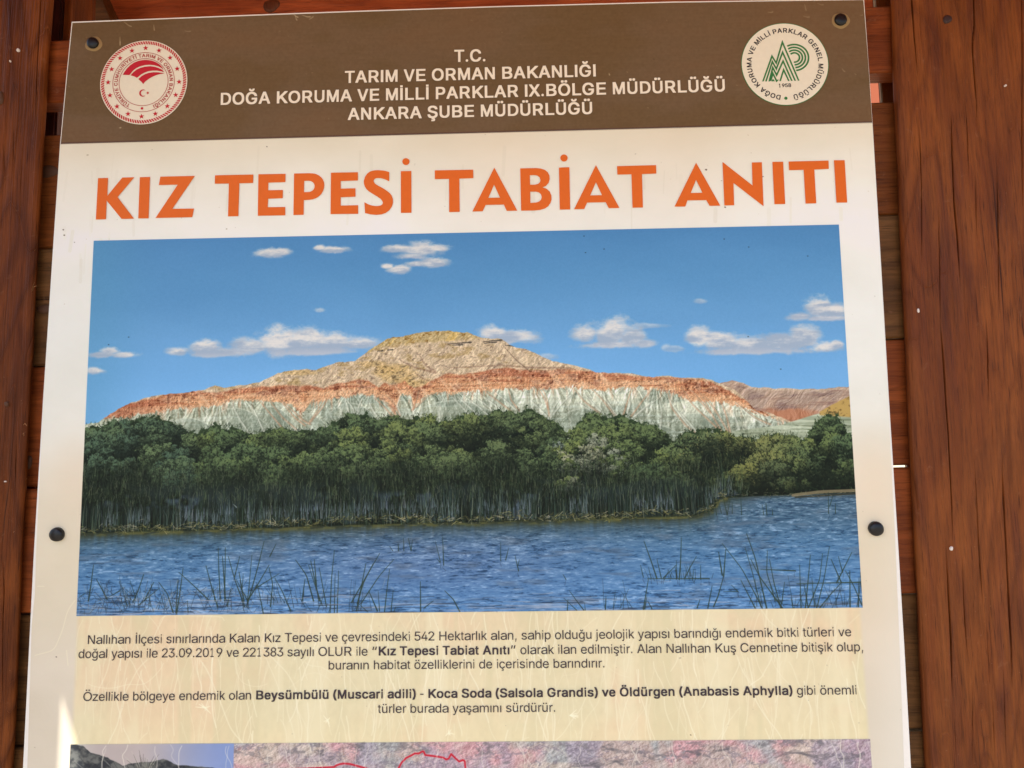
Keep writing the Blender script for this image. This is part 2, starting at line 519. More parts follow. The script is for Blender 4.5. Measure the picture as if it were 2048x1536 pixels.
# slanting texture fields
t1 = fbm(PH, PW, 26, 12, 121, 5, .62)
t2 = fbm(PH, PW, 7, 4, 122, 3, .6)
t3 = fbm(PH, PW, 70, 5, 123, 4, .6)
def shear(a, k):
    o = np.empty_like(a)
    idx = np.arange(PW)
    for y in range(PH):
        o[y] = a[y, (idx + int(k * y)) % PW]
    return o
d1 = shear(fbm(PH, PW, 9, 60, 124, 4, .6), .8)
d2 = shear(fbm(PH, PW, 12, 70, 125, 4, .6), -.7)
dark = lambda t, lo, hi: sstep(lo, hi, t)
def relief(a, k=1.0):
    g = np.zeros_like(a)
    g[:, 1:-1] = a[:, 2:] - a[:, :-2]
    g[1:-1] += .6 * (a[2:] - a[:-2])
    g /= (g.std() + 1e-6)
    return np.clip(g * k, -2.2, 2.2)
wx = (fbm(PH, PW, 50, 40, 126, 3) - .5) * 60

def warp(a, dx):
    xi = np.clip(px_ + dx, 0, PW - 1).astype(int)
    return a[py_.astype(int), xi]
R1 = relief(warp(fbm(PH, PW, 16, 44, 127, 5, .66), wx))
R2 = relief(warp(shear(fbm(PH, PW, 10, 30, 128, 4, .7), .9), wx))
R3 = relief(warp(shear(fbm(PH, PW, 10, 40, 129, 4, .7), -.9), wx))
R4 = relief(fbm(PH, PW, 5, 3.5, 130, 3, .7))
strata = fbm(PH, PW, 120, 4, 132, 4, .65)
# far purple ridge
fm = sstep(-.8, .8, py_ - FR[None, :])
fc = np.zeros_like(pic); fc[:] = C(170, 148, 132)
blend(fc, C(186, 160, 140), dark(d1, .5, .7)); blend(fc, C(134, 112, 106), dark(t1, .52, .7) * .7)
blend(fc, C(206, 184, 160), np.exp(-((py_ - FR[None, :]) / 6) ** 2) * .8)
rx_, ry_ = qc(1575, 830)
fc += (R2 * 10 + R4 * 6)[..., None]
blend(fc, C(180, 128, 100), sstep(1.15, .6, np.hypot((px_ - rx_) / 58, (py_ - ry_ - 4) / 24) + (t1 - .5) * .9))
fc += (R1 * 8 * sstep(1.2, .8, np.hypot((px_ - rx_) / 58, (py_ - ry_ - 4) / 24)))[..., None]
blend(fc, C(140, 104, 90), dark(t3, .55, .7) * .4)
pic += (fc - pic) * fm[..., None]
# main body
mm = sstep(-.8, .8, py_ - RG[None, :])
bc = np.zeros_like(pic); bc[:] = C(202, 180, 150)
blend(bc, C(222, 198, 166), dark(d2, .5, .66) * .8)
blend(bc, C(160, 140, 120), dark(d1, .52, .68) * .4)
blend(bc, C(122, 104, 90), dark(t2, .62, .8) * .6)
blend(bc, C(160, 134, 84), dark(t1, .55, .72) * .55)
# yellow cap and yellow scrub spill
capb = qcurve([(700, 725), (751, 699), (784, 692), (852, 685), (943, 679), (966, 674), (1000, 660)])
cap = sstep(2, -4, py_ - capb[None, :] + (t1 - .5) * 14) * (px_ > qc(735, 700)[0]) * (px_ < qc(985, 690)[0])
yc = np.zeros_like(pic); yc[:] = C(188, 166, 122)
blend(yc, C(150, 118, 66), dark(t2, .5, .75)); blend(yc, C(214, 182, 112), dark(d1, .55, .7) * .7)
bc += (yc - bc) * cap[..., None]
for (cx, cy, rx, ry) in ((800, 752, 42, 20), (815, 775, 20, 26), (770, 742, 26, 12), (850, 768, 28, 14), (790, 735, 40, 8), (745, 728, 36, 8), (600, 745, 40, 6), (790, 800, 12, 26)):
    a, b = qc(cx, cy)
    k = sstep(1.2, .5, np.hypot((px_ - a) / rx, (py_ - b) / ry) + (t1 - .5) * .9)
    y2 = C(200, 168, 112) * (1 - dark(t2, .5, .72)[..., None] * .5) + C(60, 50, 30) * dark(t2, .5, .72)[..., None] * .3
    bc += (y2 - bc) * (k * .6)[..., None]
# dark ledges under the cap
for pts in ([(895, 688), (920, 686), (942, 684)], [(966, 684), (985, 681), (1003, 680)], [(905, 690), (925, 689)], [(1010, 690), (1030, 692)], [(755, 702), (765, 701)], [(775, 700), (785, 699)],
            [(968, 687), (978, 685), (992, 684)]):
    stroke(bc, qcs(pts), 3.2, C(66, 62, 58), .8)
stroke(bc, qcs([(1005, 690), (1030, 718), (1062, 745)]), 3, C(130, 108, 92), .7)
stroke(bc, qcs([(1075, 725), (1063, 745)]), 2, C(220, 200, 176), .7)
for pts in ([(830, 745), (850, 760), (880, 765), (900, 745)], [(900, 735), (950, 733), (1000, 730), (1060, 735), (1140, 736)], [(800, 720), (830, 735), (870, 745)], [(840, 712), (850, 730), (870, 742)]):
    stroke(bc, qcs(pts), 5, C(146, 118, 98), .55)
bc += (R2 * 8 + R1 * 6 + R4 * 8)[..., None] * C(1, .95, .85)
apx = np.array([250, 306, 350, 395, 436, 480, 535, 590, 655, 700, 745, 795, 850, 905, 955, 1005, 1060, 1110, 1160, 1205, 1262, 1312, 1350, 1392, 1430, 1470, 1510, 1552], float)
apc = np.array([qc(a, 800)[0] for a in apx])
lim = (apc[1:] + apc[:-1]) / 2
wob = (fbm(PH, PW, 40, 30, 401, 3) - .5) * 26
near = np.searchsorted(lim, (px_ + wob).ravel()).reshape(PH, PW)
cxm = apc[near]
hgt = np.maximum(py_ - GT[None, :] + 16, 6)
ang = np.arctan2(px_ - cxm, hgt)
tabn = np.random.default_rng(402).random((len(apx), 64))
ai = np.clip((ang / 3.2 + .5) * 63, 0, 62.99)
i0 = ai.astype(int); fr_ = ai - i0
fan = tabn[near, i0] * (1 - fr_) + tabn[near, i0 + 1] * fr_ - .5
ai2 = np.clip((ang / 3.2 + .5) * 23, 0, 22.99); i2 = ai2.astype(int); f2_ = ai2 - i2
fan2 = tabn[near, i2 + 30] * (1 - f2_) + tabn[near, i2 + 31] * f2_ - .5
edge_d = np.abs((px_ + wob) - np.concatenate([lim, [9999]])[np.minimum(near, len(lim))])
edge_d = np.minimum(edge_d, np.abs((px_ + wob) - np.concatenate([[-9999], lim])[near]))
def rib(k, n_, sd):
    tb = np.random.default_rng(sd).random((len(apx), n_ + 2))
    q = np.clip((ang / 3.2 + .5) * n_, 0, n_ - .01) + (t1 - .5) * 1.6
    q = np.clip(q, 0, n_ - .01); i_ = q.astype(int); f_ = q - i_; f_ = f_ * f_ * (3 - 2 * f_)
    h_ = tb[near, i_] * (1 - f_) + tb[near, i_ + 1] * f_
    return h_
H_ = rib(1, 17, 411) * 7 + rib(1, 38, 412) * 3.5
sh_rib = np.zeros_like(H_); sh_rib[:, 1:-1] = H_[:, 2:] - H_[:, :-2]
sh_rib = np.clip(sh_rib * 1.15, -1.5, 1.5)
bowl = np.clip(1 - edge_d / 16, 0, 1)
# orange-red band
tongue = sstep(.55, .75, fbm(PH, PW, 7, 46, 407, 3, .6))
rb = sstep(-2.5, 2.5, py_ - RT[None, :] + (t1 - .5) * 9)
rc = np.zeros_like(pic); rc[:] = C(204, 152, 112)
vv = (py_ - RT[None, :]) / np.maximum((GT - RT)[None, :], 6)
blend(rc, C(170, 108, 82), sstep(.6, .0, vv + (strata - .5) * 2.2) * .75)
blend(rc, C(206, 182, 156), sstep(.56, .7, t1) * .6)
blend(rc, C(218, 176, 140), sstep(.4, .95, vv + (strata - .5) * 1.5) * .8)
blend(rc, C(222, 184, 146), dark(t2, .6, .8) * .6)
blend(rc, C(132, 76, 56), dark(t1, .6, .74) * .5)
blend(rc, C(226, 190, 156), dark(d2, .62, .74) * .55)
blend(rc, C(96, 60, 46), dark(shear(t2, .3), .7, .84) * .7)
lf = sstep(qc(430, 0)[0], qc(260, 0)[0], px_)
blend(rc, C(160, 92, 66), lf * .45)
cav = sstep(.12, .25, vv) * sstep(.6, .35, vv) * sstep(.56, .7, fbm(PH, PW, 18, 9, 405, 4, .7))
blend(rc, C(112, 62, 44), cav * .75)
rc += (sh_rib * 6 - bowl * 8)[..., None] * C(1, .85, .7)
rc += (R1 * 8 + R3 * 7 + R4 * 11)[..., None] * C(1, .85, .7)
bc += (rc - bc) * rb[..., None]
for k in range(60):
    x = rng.uniform(560, 1420); y = np.interp(x, [a for a, b in redtop], [b for a, b in redtop]) + rng.uniform(6, 26)
    q = qc(x, y)
    stroke(bc, [q, (q[0] + rng.uniform(2, 6), q[1] + rng.uniform(-2, 2))], rng.uniform(1.5, 3.5), C(92, 60, 46), rng.uniform(.2, .55))
# grey-green and white clays
gb = sstep(-3, 3, py_ - GT[None, :] + (t2 - .5) * 8 + np.clip(R1, -2, 2) * 1.6)
gc = np.zeros_like(pic); gc[:] = C(170, 174, 152)
rt = sstep(qc(820, 0)[0], qc(1020, 0)[0], px_)
gc += (C(204, 206, 184) - gc) * (rt * sstep(GT[None, :] + 62, GT[None, :] + 8, py_))[..., None] * .9
blend(gc, C(196, 202, 184), dark(t3, .5, .66) * .6)
blend(gc, C(140, 150, 134), dark(fbm(PH, PW, 60, 26, 141, 4), .5, .66) * .7)
lowg = sstep(18, 70, py_ - GT[None, :])
blend(gc, C(132, 140, 122), lowg * .75)
blend(gc, C(176, 184, 170), dark(t3, .56, .64) * lowg * .6)
blend(gc, C(112, 120, 108), dark(shear(t3, .2), .62, .72) * lowg * .6)
blend(gc, C(204, 160, 128), tongue * sstep(30, 2, py_ - GT[None, :]) * .6)
gc += (sh_rib * 17)[..., None]
gc += (fan * 22 + fan2 * 26)[..., None] * C(1, 1, .95)
gc += (-(np.clip(ang, -1, 1)) * 16)[..., None]
blend(gc, C(228, 226, 208), sstep(5, 0, edge_d) * .55 * sstep(.3, .6, fbm(PH, PW, 30, 20, 403, 3)))
gc += (R1 * 8 + R2 * 4 + R3 * 5 + R4 * 2.5)[..., None] + ((strata - .5) * 34)[..., None]
bc += (gc - bc) * gb[..., None]
pic += (bc - pic) * mm[..., None]
# rounded clay cones (lighter left flank, darker right flank)
for (cx, cy, rw, hh) in ((470, 815, 60, 55), (540, 812, 45, 50), (700, 805, 55, 60), (905, 800, 95, 60), (620, 830, 30, 30), (1170, 815, 70, 60), (1010, 830, 60, 40), (1390, 825, 60, 45), (375, 835, 50, 35), (1290, 845, 60, 30)):
    a, b = qc(cx, cy)
    yy0 = b + ((px_ - a) / rw) ** 2 * hh * .55
    inside = sstep(0, 3, py_ - yy0) * sstep(hh * 1.3, hh * .3, py_ - b) * sstep(1.15, .9, np.abs(px_ - a) / rw)
    blend(pic, C(134, 146, 130), inside * .55 * sstep(-.7, .9, (px_ - a) / rw + .3 + (t1 - .5)))
    blend(pic, C(204, 208, 190), np.exp(-((py_ - yy0 - 1) / 1.6) ** 2) * (np.abs(px_ - a) < rw) * .5 * (py_ > GT[None, :]))
# gullies: pale and rusty streaks fanning down
white, rust = C(224, 224, 208), C(196, 148, 116)
gl = [([(436, 812), (425, 850), (415, 868)], white), ([(500, 806), (515, 835), (530, 868)], white), ([(462, 805), (480, 840), (500, 868)], white), ([(520, 803), (560, 850), (572, 862)], rust),
      ([(540, 803), (565, 835), (592, 858)], rust), ([(560, 800), (590, 835), (610, 850)], rust), ([(560, 800), (580, 815), (604, 838), (620, 848)], rust), ([(660, 790), (645, 815), (622, 842)], rust), ([(648, 800), (632, 825), (618, 846)], rust),
      ([(690, 796), (705, 815), (712, 838)], white), ([(724, 796), (716, 815), (712, 840)], white), ([(690, 798), (696, 820), (700, 838)], white), ([(735, 800), (745, 820), (758, 838)], white), ([(748, 795), (770, 815), (790, 838)], rust),
      ([(760, 795), (782, 815), (796, 832)], rust), ([(770, 790), (790, 812), (800, 830)], rust), ([(835, 775), (832, 795), (826, 818)], rust), ([(862, 785), (842, 805), (824, 820)], rust), ([(800, 790), (794, 810), (800, 828)], white),
      ([(905, 795), (925, 815), (945, 838)], white), ([(915, 793), (940, 815), (962, 838)], white), ([(925, 790), (960, 815), (985, 838)], white), ([(940, 787), (975, 812), (1005, 832)], white),
      ([(955, 785), (985, 806), (1010, 826)], white), ([(970, 783), (1000, 805), (1022, 822)], rust), ([(985, 780), (1010, 800), (1030, 818)], white), ([(1016, 778), (1022, 800), (1038, 820)], rust),
      ([(1075, 775), (1090, 800), (1096, 818)], rust), ([(1085, 778), (1094, 800), (1098, 832)], rust), ([(1120, 795), (1105, 818), (1099, 835)], white), ([(1140, 790), (1118, 812), (1100, 836)], white), ([(1060, 800), (1080, 818), (1097, 836)], white),
      ([(1150, 780), (1165, 800), (1200, 828)], rust), ([(1170, 790), (1190, 812), (1215, 835)], white), ([(1180, 775), (1205, 800), (1230, 832)], rust), ([(1197, 778), (1215, 805), (1235, 835)], white), ([(1155, 805), (1180, 820), (1210, 838)], white),
      ([(1262, 778), (1255, 800), (1246, 830)], rust), ([(1275, 775), (1262, 800), (1250, 835)], white), ([(1305, 775), (1285, 800), (1262, 832)], rust), ([(1318, 795), (1290, 815), (1265, 836)], white), ([(1300, 805), (1280, 822), (1262, 838)], white),
      ([(1318, 800), (1322, 825), (1320, 862)], white), ([(1335, 785), (1342, 815), (1370, 850), (1390, 865)], rust), ([(1338, 800), (1358, 828), (1385, 862)], white), ([(1360, 825), (1378, 845), (1392, 862)], white),
      ([(1360, 775), (1385, 810), (1415, 838), (1440, 862)], rust), ([(1390, 775), (1410, 805), (1428, 838), (1445, 866)], rust), ([(1405, 790), (1430, 820), (1455, 862)], rust), ([(1440, 800), (1452, 830), (1460, 865)], rust), ([(1465, 825), (1474, 845), (1478, 860)], white),
      ([(1380, 780), (1398, 800), (1420, 825)], rust), ([(1480, 812), (1510, 835), (1540, 848)], rust), ([(1500, 818), (1530, 835), (1560, 845)], white), ([(1470, 805), (1500, 832), (1530, 850)], white)]
for pts, c in gl:
    q = qcs(pts)
    stroke(pic, q, 5.5, c, .22)
    stroke(pic, q, 2.6, c, .34)
    stroke(pic, q + rng.normal(0, 1.8, 2), 1.4, c, .35)
    stroke(pic, q + np.array([2.6, 0]), 2.0, C(122, 128, 112), .45)
for k in range(170):
    x = rng.uniform(420, 1540); y = np.interp(x, [a for a, b in grn], [b for a, b in grn]) + rng.uniform(0, 28)
    s = math.sin(x / 46.0) * 1.0 + rng.normal(0, .25)
    ln = rng.uniform(8, 34)
    q = qc(x, y)
    stroke(pic, [q, (q[0] + s * ln * .5, q[1] + ln)], rng.uniform(1, 2.2), white if rng.random() < .6 else C(146, 152, 134), rng.uniform(.2, .5))
# near right slopes
gm = sstep(-1, 1, py_ - qcurve([(1380, 900), (1430, 872), (1480, 860), (1560, 850), (1627, 829), (1660, 822), (1720, 822)])[None, :]) * (px_ > qc(1400, 0)[0])
g2 = np.zeros_like(pic); g2[:] = C(158, 166, 142)
blend(g2, C(190, 196, 172), dark(t3, .5, .62)); blend(g2, C(120, 128, 104), dark(shear(t3, -.3), .56, .7) * .8)
pic += (g2 - pic) * gm[..., None]
ym = sstep(-.8, .8, py_ - YE[None, :]) * sstep(2, -2, py_ - qcurve([(1560, 850), (1640, 830), (1700, 834), (1730, 836)])[None, :]) * (px_ > qc(1590, 0)[0])
y3 = np.zeros_like(pic); y3[:] = C(186, 156, 96)
blend(y3, C(134, 108, 66), dark(t2, .55, .75))
pic += (y3 - pic) * ym[..., None]
# warm sunlit grain over the whole rock
gm_ = mm * (py_ < qc(900, 880)[1])
pic += ((fbm(PH, PW, 2.4, 2.4, 151, 1) - .5) * 26 * gm_)[..., None]

# ---- trees
treeline = [(160, 850), (171, 852), (197, 854), (226, 843), (269, 837), (318, 833), (340, 840), (358, 854), (375, 869), (398, 867), (424, 856), (455, 852), (481, 854), (489, 866), (512, 869), (541, 857),
            (570, 856), (627, 866), (641, 852), (660, 849), (684, 840), (694, 834), (732, 827), (746, 843), (775, 833), (809, 843), (855, 831), (878, 843), (918, 831), (961, 831), (998, 824), (1032, 823), (1061, 817),
            (1075, 831), (1107, 840), (1124, 857), (1135, 880), (1147, 854), (1176, 827), (1214, 829), (1246, 831), (1274, 843), (1317, 854), (1335, 874), (1352, 883), (1375, 863), (1403, 860), (1438, 863), (1455, 866),
            (1469, 889), (1484, 869), (1509, 877), (1552, 863), (1581, 869), (1604, 880), (1621, 872), (1627, 846), (1644, 831), (1673, 833), (1687, 854), (1698, 874), (1730, 880)]
TL_ = qcurve(treeline) + (fbm(1, PW, 30, 1.1, 164, 3)[0] - .5) * 22
leaf = fbm(PH, PW, 5.5, 5.0, 161, 3, .7)
leaf2 = fbm(PH, PW, 4.2, 3.6, 162, 3, .8)
leaf2 = np.clip((leaf2 - .5) * 1.5 + .5, 0, 1)
frg = (leaf - .5) * 16 + (fbm(PH, PW, 12, 9, 163, 2) - .5) * 18
tmask = sstep(-1, 1, py_ - TL_[None, :] + frg) * (py_ < qc(900, 1062)[1])
tc_ = np.zeros_like(pic); tc_[:] = C(28, 35, 30)
blend(tc_, C(56, 70, 48), dark(leaf, .5, .66) * .6)
blend(tc_, C(66, 82, 56), sstep(16, 2, py_ - TL_[None, :]) * .75)
pic += (tc_ - pic) * tmask[..., None]
bottree = qc(900, 1000)[1]
Sf = np.full((PH, PW), .25, np.float32); Tn = np.full((PH, PW), .5, np.float32)
crowns = []
for (cx, w2) in ((205, 60), (262, 45), (320, 52), (395, 40), (450, 50), (535, 40), (580, 44), (655, 40), (735, 56), (785, 40), (860, 52), (930, 50), (1000, 44), (1062, 62), (1105, 40), (1165, 44), (1215, 62), (1270, 60), (1310, 44), (1390, 48), (1440, 40),
                 (1490, 34), (1555, 58), (1600, 36), (1658, 52), (1700, 40)):
    a, b = qc(cx, 850)
    xi = int(np.clip(a, 0, PW - 1))
    crowns.append((TL_[xi] + w2 * .62, a, w2, w2 * .72))
for k in range(95):
    a = rng.uniform(0, PW); t_ = rng.uniform(.25, .95)
    r = rng.uniform(24, 52)
    crowns.append((TL_[int(min(a, PW - 1))] + 12 + t_ * 110, a, r * 1.1, r * .8))
crowns.sort()
for (y, x, rx, ry) in crowns:
    x0, x1 = max(int(x - rx * 1.2), 0), min(int(x + rx * 1.2), PW); y0, y1 = max(int(y - ry * 1.2), 0), min(int(y + ry * 2.2), PH)
    if x1 - x0 < 3 or y1 - y0 < 3: continue
    X_, Y_ = px_[y0:y1, x0:x1], py_[y0:y1, x0:x1]
    d = np.hypot((X_ - x) / rx, (Y_ - y) / np.where(Y_ > y, ry * 1.8, ry)) + (t1[y0:y1, x0:x1] - .5) * .5
    a = sstep(1.02, .92, d)
    v = np.clip(.58 - (Y_ - y) / ry * .68 - (X_ - x) / rx * .16, .0, 1.05) * sstep(1.25, .8, d)
    Sf[y0:y1, x0:x1] += (v - Sf[y0:y1, x0:x1]) * a
    Tn[y0:y1, x0:x1] += (rng.random() - Tn[y0:y1, x0:x1]) * a
lobes = []
for k in range(2600):
    x = rng.uniform(-10, PW + 10)
    xi = int(np.clip(x, 0, PW - 1))
    top = TL_[xi]
    f = rng.random() ** 1.15
    y = top + 9 + f * (bottree - top - 24)
    lobes.append((y, x, f))
lobes.sort()
for (y, x, f) in lobes:
    r = rng.uniform(6, 17) * (1 - .2 * f)
    rx, ry = r * rng.uniform(.9, 1.3), r * rng.uniform(.7, 1.0)
    xi = int(np.clip(x, 0, PW - 1))
    y = max(y, TL_[xi] + ry * .75)
    x0, x1 = max(int(x - rx * 1.4), 0), min(int(x + rx * 1.4), PW)
    y0, y1 = max(int(y - ry * 1.4), 0), min(int(y + ry * 1.4), PH)
    if x1 - x0 < 3 or y1 - y0 < 3: continue
    X_, Y_ = px_[y0:y1, x0:x1], py_[y0:y1, x0:x1]
    d = np.hypot((X_ - x) / rx, (Y_ - y) / ry) + (leaf[y0:y1, x0:x1] - .5) * 1.3
    a = sstep(1.0, .86, d)
    sh = np.clip(.40 - (Y_ - y) / ry * .62 - (X_ - x) / rx * .22, 0, 1)      # picture content: crowns lit from above
    S_ = Sf[int(np.clip(y, 0, PH - 1)), xi]; T_ = Tn[int(np.clip(y, 0, PH - 1)), xi]
    sh = (sh * .9 + .18) * (.1 + 1.9 * leaf2[y0:y1, x0:x1]) * (.16 + .95 * S_ ** 1.3) * rng.uniform(.6, 1.1) * (1 - .3 * f)
    photo_x = 188 + x
    warm = np.interp(photo_x, [180, 500, 900, 1050, 1200, 1330, 1450, 1560, 1640, 1700], [.2, .25, .45, .55, .35, .3, .6, .95, .5, .3])
    hi = C(92, 112, 76) * (1 - warm) + C(120, 124, 82) * warm
    if abs(photo_x - 1215) < 70 * rng.random() and f > .3: hi = C(134, 140, 124)
    if photo_x < 420: hi = C(92, 110, 84)
    hi = hi * (.9 + .2 * T_) * np.array([1 + .08 * (T_ - .5), 1, 1 - .16 * (T_ - .5)], np.float32)
    lo = C(26, 33, 28)
    c = lo + (hi - lo) * np.clip(sh * 1.25, 0, 1.1)[..., None]
    blend_a = a * .95
    pic[y0:y1, x0:x1] += (c - pic[y0:y1, x0:x1]) * blend_a[..., None]
# leaf highlights and twigs
for k in range(9000):
    x = rng.uniform(0, PW - 1); top = TL_[int(x)]
    y = top + rng.random() ** 1.3 * (bottree - top + 8) - 4
    f = (y - top) / (bottree - top)
    an = rng.uniform(-2.6, -.5); ln = rng.uniform(1.5, 5)
    px0 = 188 + x
    if rng.random() < (.2 + .4 * Sf[int(np.clip(y, 0, PH - 1)), int(x)]) * (1 - .5 * f):
        g = rng.uniform(.7, 1.15)
        c = C(112, 128, 92) * g if not (1400 < px0 < 1640) else C(140, 136, 88) * g
        if 1150 < px0 < 1300 and f > .4: c = C(160, 166, 152) * g
    else:
        c = C(20, 26, 24)
    if f < .05 and rng.random() < .6: an = -1.57 + rng.normal(0, .5); ln = rng.uniform(4, 9); c = C(54, 66, 46)
    stroke(pic, [(x, y), (x + math.cos(an) * ln, y + math.sin(an) * ln)], rng.uniform(.8, 1.7), c, rng.uniform(.4, .9))
# shadowed foot of the trees
lowt = sstep(qc(900, 900)[1], qc(900, 985)[1], py_) * tmask
blend(pic, C(34, 42, 34), lowt * .3)

# ---- water
wl = qcurve([(150, 1066), (400, 1060), (700, 1050), (1100, 1040), (1380, 1032), (1425, 1020), (1440, 996), (1500, 992), (1730, 984)])
wt = sstep(-.8, .8, py_ - wl[None, :])
wy = np.clip((py_ - qc(900, 1000)[1]) / (PH - qc(900, 1000)[1]), 0, 1)
wc = np.zeros_like(pic); wc[:] = C(88, 124, 156)
blend(wc, C(98, 138, 182), sstep(.3, 1, wy) * .8)
blend(wc, C(84, 108, 126), sstep(.5, .1, wy) * .85)
cx, cy = qc(850, 1120)
blend(wc, C(104, 118, 152), .45 * np.exp(-(((px_ - cx) / 330) ** 2 + ((py_ - cy) / 70) ** 2)))  # purplish haze: faint reflection on the glossy plate, painted into the water
wxx = (fbm(PH, PW, 60, 14, 170, 2) - .5) * 30
ra = warp(fbm(PH, PW, 11, 2.3, 171, 3, .7), wxx)
rb_ = warp(fbm(PH, PW, 22, 3.6, 181, 4, .68), wxx)
rc_ = warp(fbm(PH, PW, 44, 5.0, 191, 4, .66), wxx)
k1 = sstep(.5, .15, wy); k3 = sstep(.45, .95, wy); k2 = 1 - k1 - k3 + k1 * k3
def nrm(a): return (a - a.mean()) / a.std()
rip = nrm(ra) * (.55 + .5 * k1) + nrm(rb_) * (.25 + .5 * k2) + nrm(rc_) * .55 * k3
amp = (.75 + .25 * wy) * (.55 + .8 * fbm(PH, PW, 240, 36, 172, 3))
wc += (np.clip(rip, -2, 2) * -14 * amp)[..., None] * C(1, .9, .75)
blend(wc, C(48, 68, 90), sstep(.7, 2.1, rip * amp * 1.1) * .65)
blend(wc, C(158, 184, 214), sstep(-.8, -2.2, rip * amp * 1.1) * .55)
blend(wc, C(96, 104, 116), sstep(.55, .75, fbm(PH, PW, 70, 12, 195, 4)) * .35)
btm = sstep(.8, 1, wy)
blend(wc, C(176, 178, 190), sstep(.56, .7, fbm(PH, PW, 70, 3.2, 196, 3)) * btm * .6)
blend(wc, C(50, 56, 66), sstep(.6, .74, fbm(PH, PW, 60, 3, 197, 3)) * btm * .6)
# dark reflection of the reeds
rd = np.exp(-np.clip(py_ - wl[None, :], 0, 999) / 15.0) * sstep(qc(1470, 0)[0], qc(1390, 0)[0], px_)
strk = fbm(PH, PW, 7, 60, 198, 3)
blend(wc, C(60, 66, 52), np.clip(rd * (0.7 + strk * .9), 0, 1))
blend(wc, C(60, 66, 56), np.exp(-np.clip(py_ - wl[None, :], 0, 999) / 5.0) * sstep(qc(1400, 0)[0], qc(1450, 0)[0], px_) * .8)
pic += (wc - pic) * wt[..., None]

# ---- reed belt
gapw = sstep(.5, .66, fbm(PH, PW, 40, 30, 201, 3)) * sstep(qc(900, 975)[1], qc(900, 992)[1], py_) * sstep(0, -8, py_ - wl[None, :]) * sstep(qc(1440, 0)[0], qc(1420, 0)[0], px_)
blend(pic, C(100, 116, 138), gapw * .55)
blend(pic, C(44, 54, 52), sstep(.55, .4, fbm(PH, PW, 60, 40, 205, 2)) * sstep(qc(900, 950)[1], qc(900, 980)[1], py_) * sstep(0, -3, py_ - wl[None, :]) * .8 * (px_ < qc(1440, 0)[0]))
fbmrow = fbm(1, PW, 70, 1.1, 207, 3)[0]
for k in range(3600):
    x = rng.uniform(0, qc(1425, 0)[0]) if k > 60 else rng.uniform(qc(1400, 0)[0], qc(1450, 0)[0])
    yb = wl[int(np.clip(x, 0, qc(1400, 0)[0]))] - rng.uniform(-1, 16)
    ln = rng.uniform(22, 70)
    if x > qc(1405, 0)[0]: ln *= .45; yb -= 4
    lean = rng.normal(0, .07)
    u = rng.random()
    fx_ = x / PW
    if u < .52: c = C(22, 28, 25)
    elif u < .78: c = C(52, 66, 50)
    elif u < .93: c = C(84, 104, 94) * (1.0 if fx_ < .5 else .85)
    else: c = C(136, 142, 122)
    stroke(pic, [(x + lean * ln + rng.normal(0, 3.5), yb - ln), (x + lean * ln * .4, yb - ln * .5), (x, yb)], rng.uniform(.8, 1.7), c, rng.uniform(.3, .8))
for k in range(1500):        # water glinting between the stems
    x = rng.uniform(0, qc(1420, 0)[0])
    if fbmrow[int(x)] < .40: continue
    y1_ = wl[int(x)] - rng.uniform(10, 34); ln = rng.uniform(6, 24)
    c = C(116, 130, 134) if rng.random() < .7 else C(138, 144, 158)
    stroke(pic, [(x + rng.normal(0, 1.5), y1_ - ln), (x, y1_)], rng.uniform(.8, 1.7), c, rng.uniform(.2, .6))
for k in range(1800):        # upright green blades where belt and thicket meet
    x = rng.uniform(0, qc(1440, 0)[0]); y = rng.uniform(qc(900, 925)[1], qc(900, 1002)[1]); ln = rng.uniform(10, 30)
    c = C(78, 94, 66) if rng.random() < .6 else C(98, 112, 80)
    stroke(pic, [(x + rng.normal(0, 3), y - ln), (x, y)], rng.uniform(.8, 1.5), c, rng.uniform(.2, .55))
for k in range(1500):        # curled blades in the upper part of the belt
    x = rng.uniform(0, qc(1400, 0)[0]); y = rng.uniform(qc(900, 930)[1], qc(900, 1005)[1])
    ln = rng.uniform(8, 22); s = rng.choice([-1, 1])
    c = C(112, 118, 92) if rng.random() < .45 else C(30, 38, 36)
    stroke(pic, [(x + s * rng.uniform(2, 6), y - ln), (x, y - ln * .6), (x, y)], rng.uniform(.8, 1.4), c, rng.uniform(.3, .7))
for k in range(1000):        # straw litter on the waterline
    x = rng.uniform(0, qc(1415, 0)[0]); y = wl[int(x)] + rng.normal(-6 - 9 * fbmrow[int(x) % PW] * (fbmrow[int(x)] > .5), 4.0)
    an = rng.normal(0, .7); ln = rng.uniform(3, 15)
    c = C(142, 136, 88) * rng.uniform(.5, 1.1) if rng.random() < .75 else C(190, 180, 150)
    stroke(pic, [(x - math.cos(an) * ln / 2, y - math.sin(an) * ln / 2), (x + math.cos(an) * ln / 2, y + math.sin(an) * ln / 2)], rng.uniform(.8, 1.8), c, rng.uniform(.35, .8))
ol = np.exp(-((py_ - wl[None, :] - 3) / 4.5) ** 2) * sstep(.42, .6, fbm(PH, PW, 26, 6, 211, 3)) * (px_ < qc(1410, 0)[0])
blend(pic, C(120, 116, 66), ol * .5)
# bare bank on the right
stroke(pic, qcs([(1585, 990), (1640, 983), (1720, 980)]), 6, C(134, 122, 96), .85, False)
stroke(pic, qcs([(1590, 994), (1720, 986)]), 3, C(60, 58, 46), .8, False)
for k in range(46):
    x = rng.uniform(1440, 1700); q = qc(x, rng.uniform(984, 991))
    stroke(pic, [q, (q[0] + rng.uniform(2, 10), q[1] + rng.normal(0, 1.5))], 1.4, C(140, 136, 110), .5)

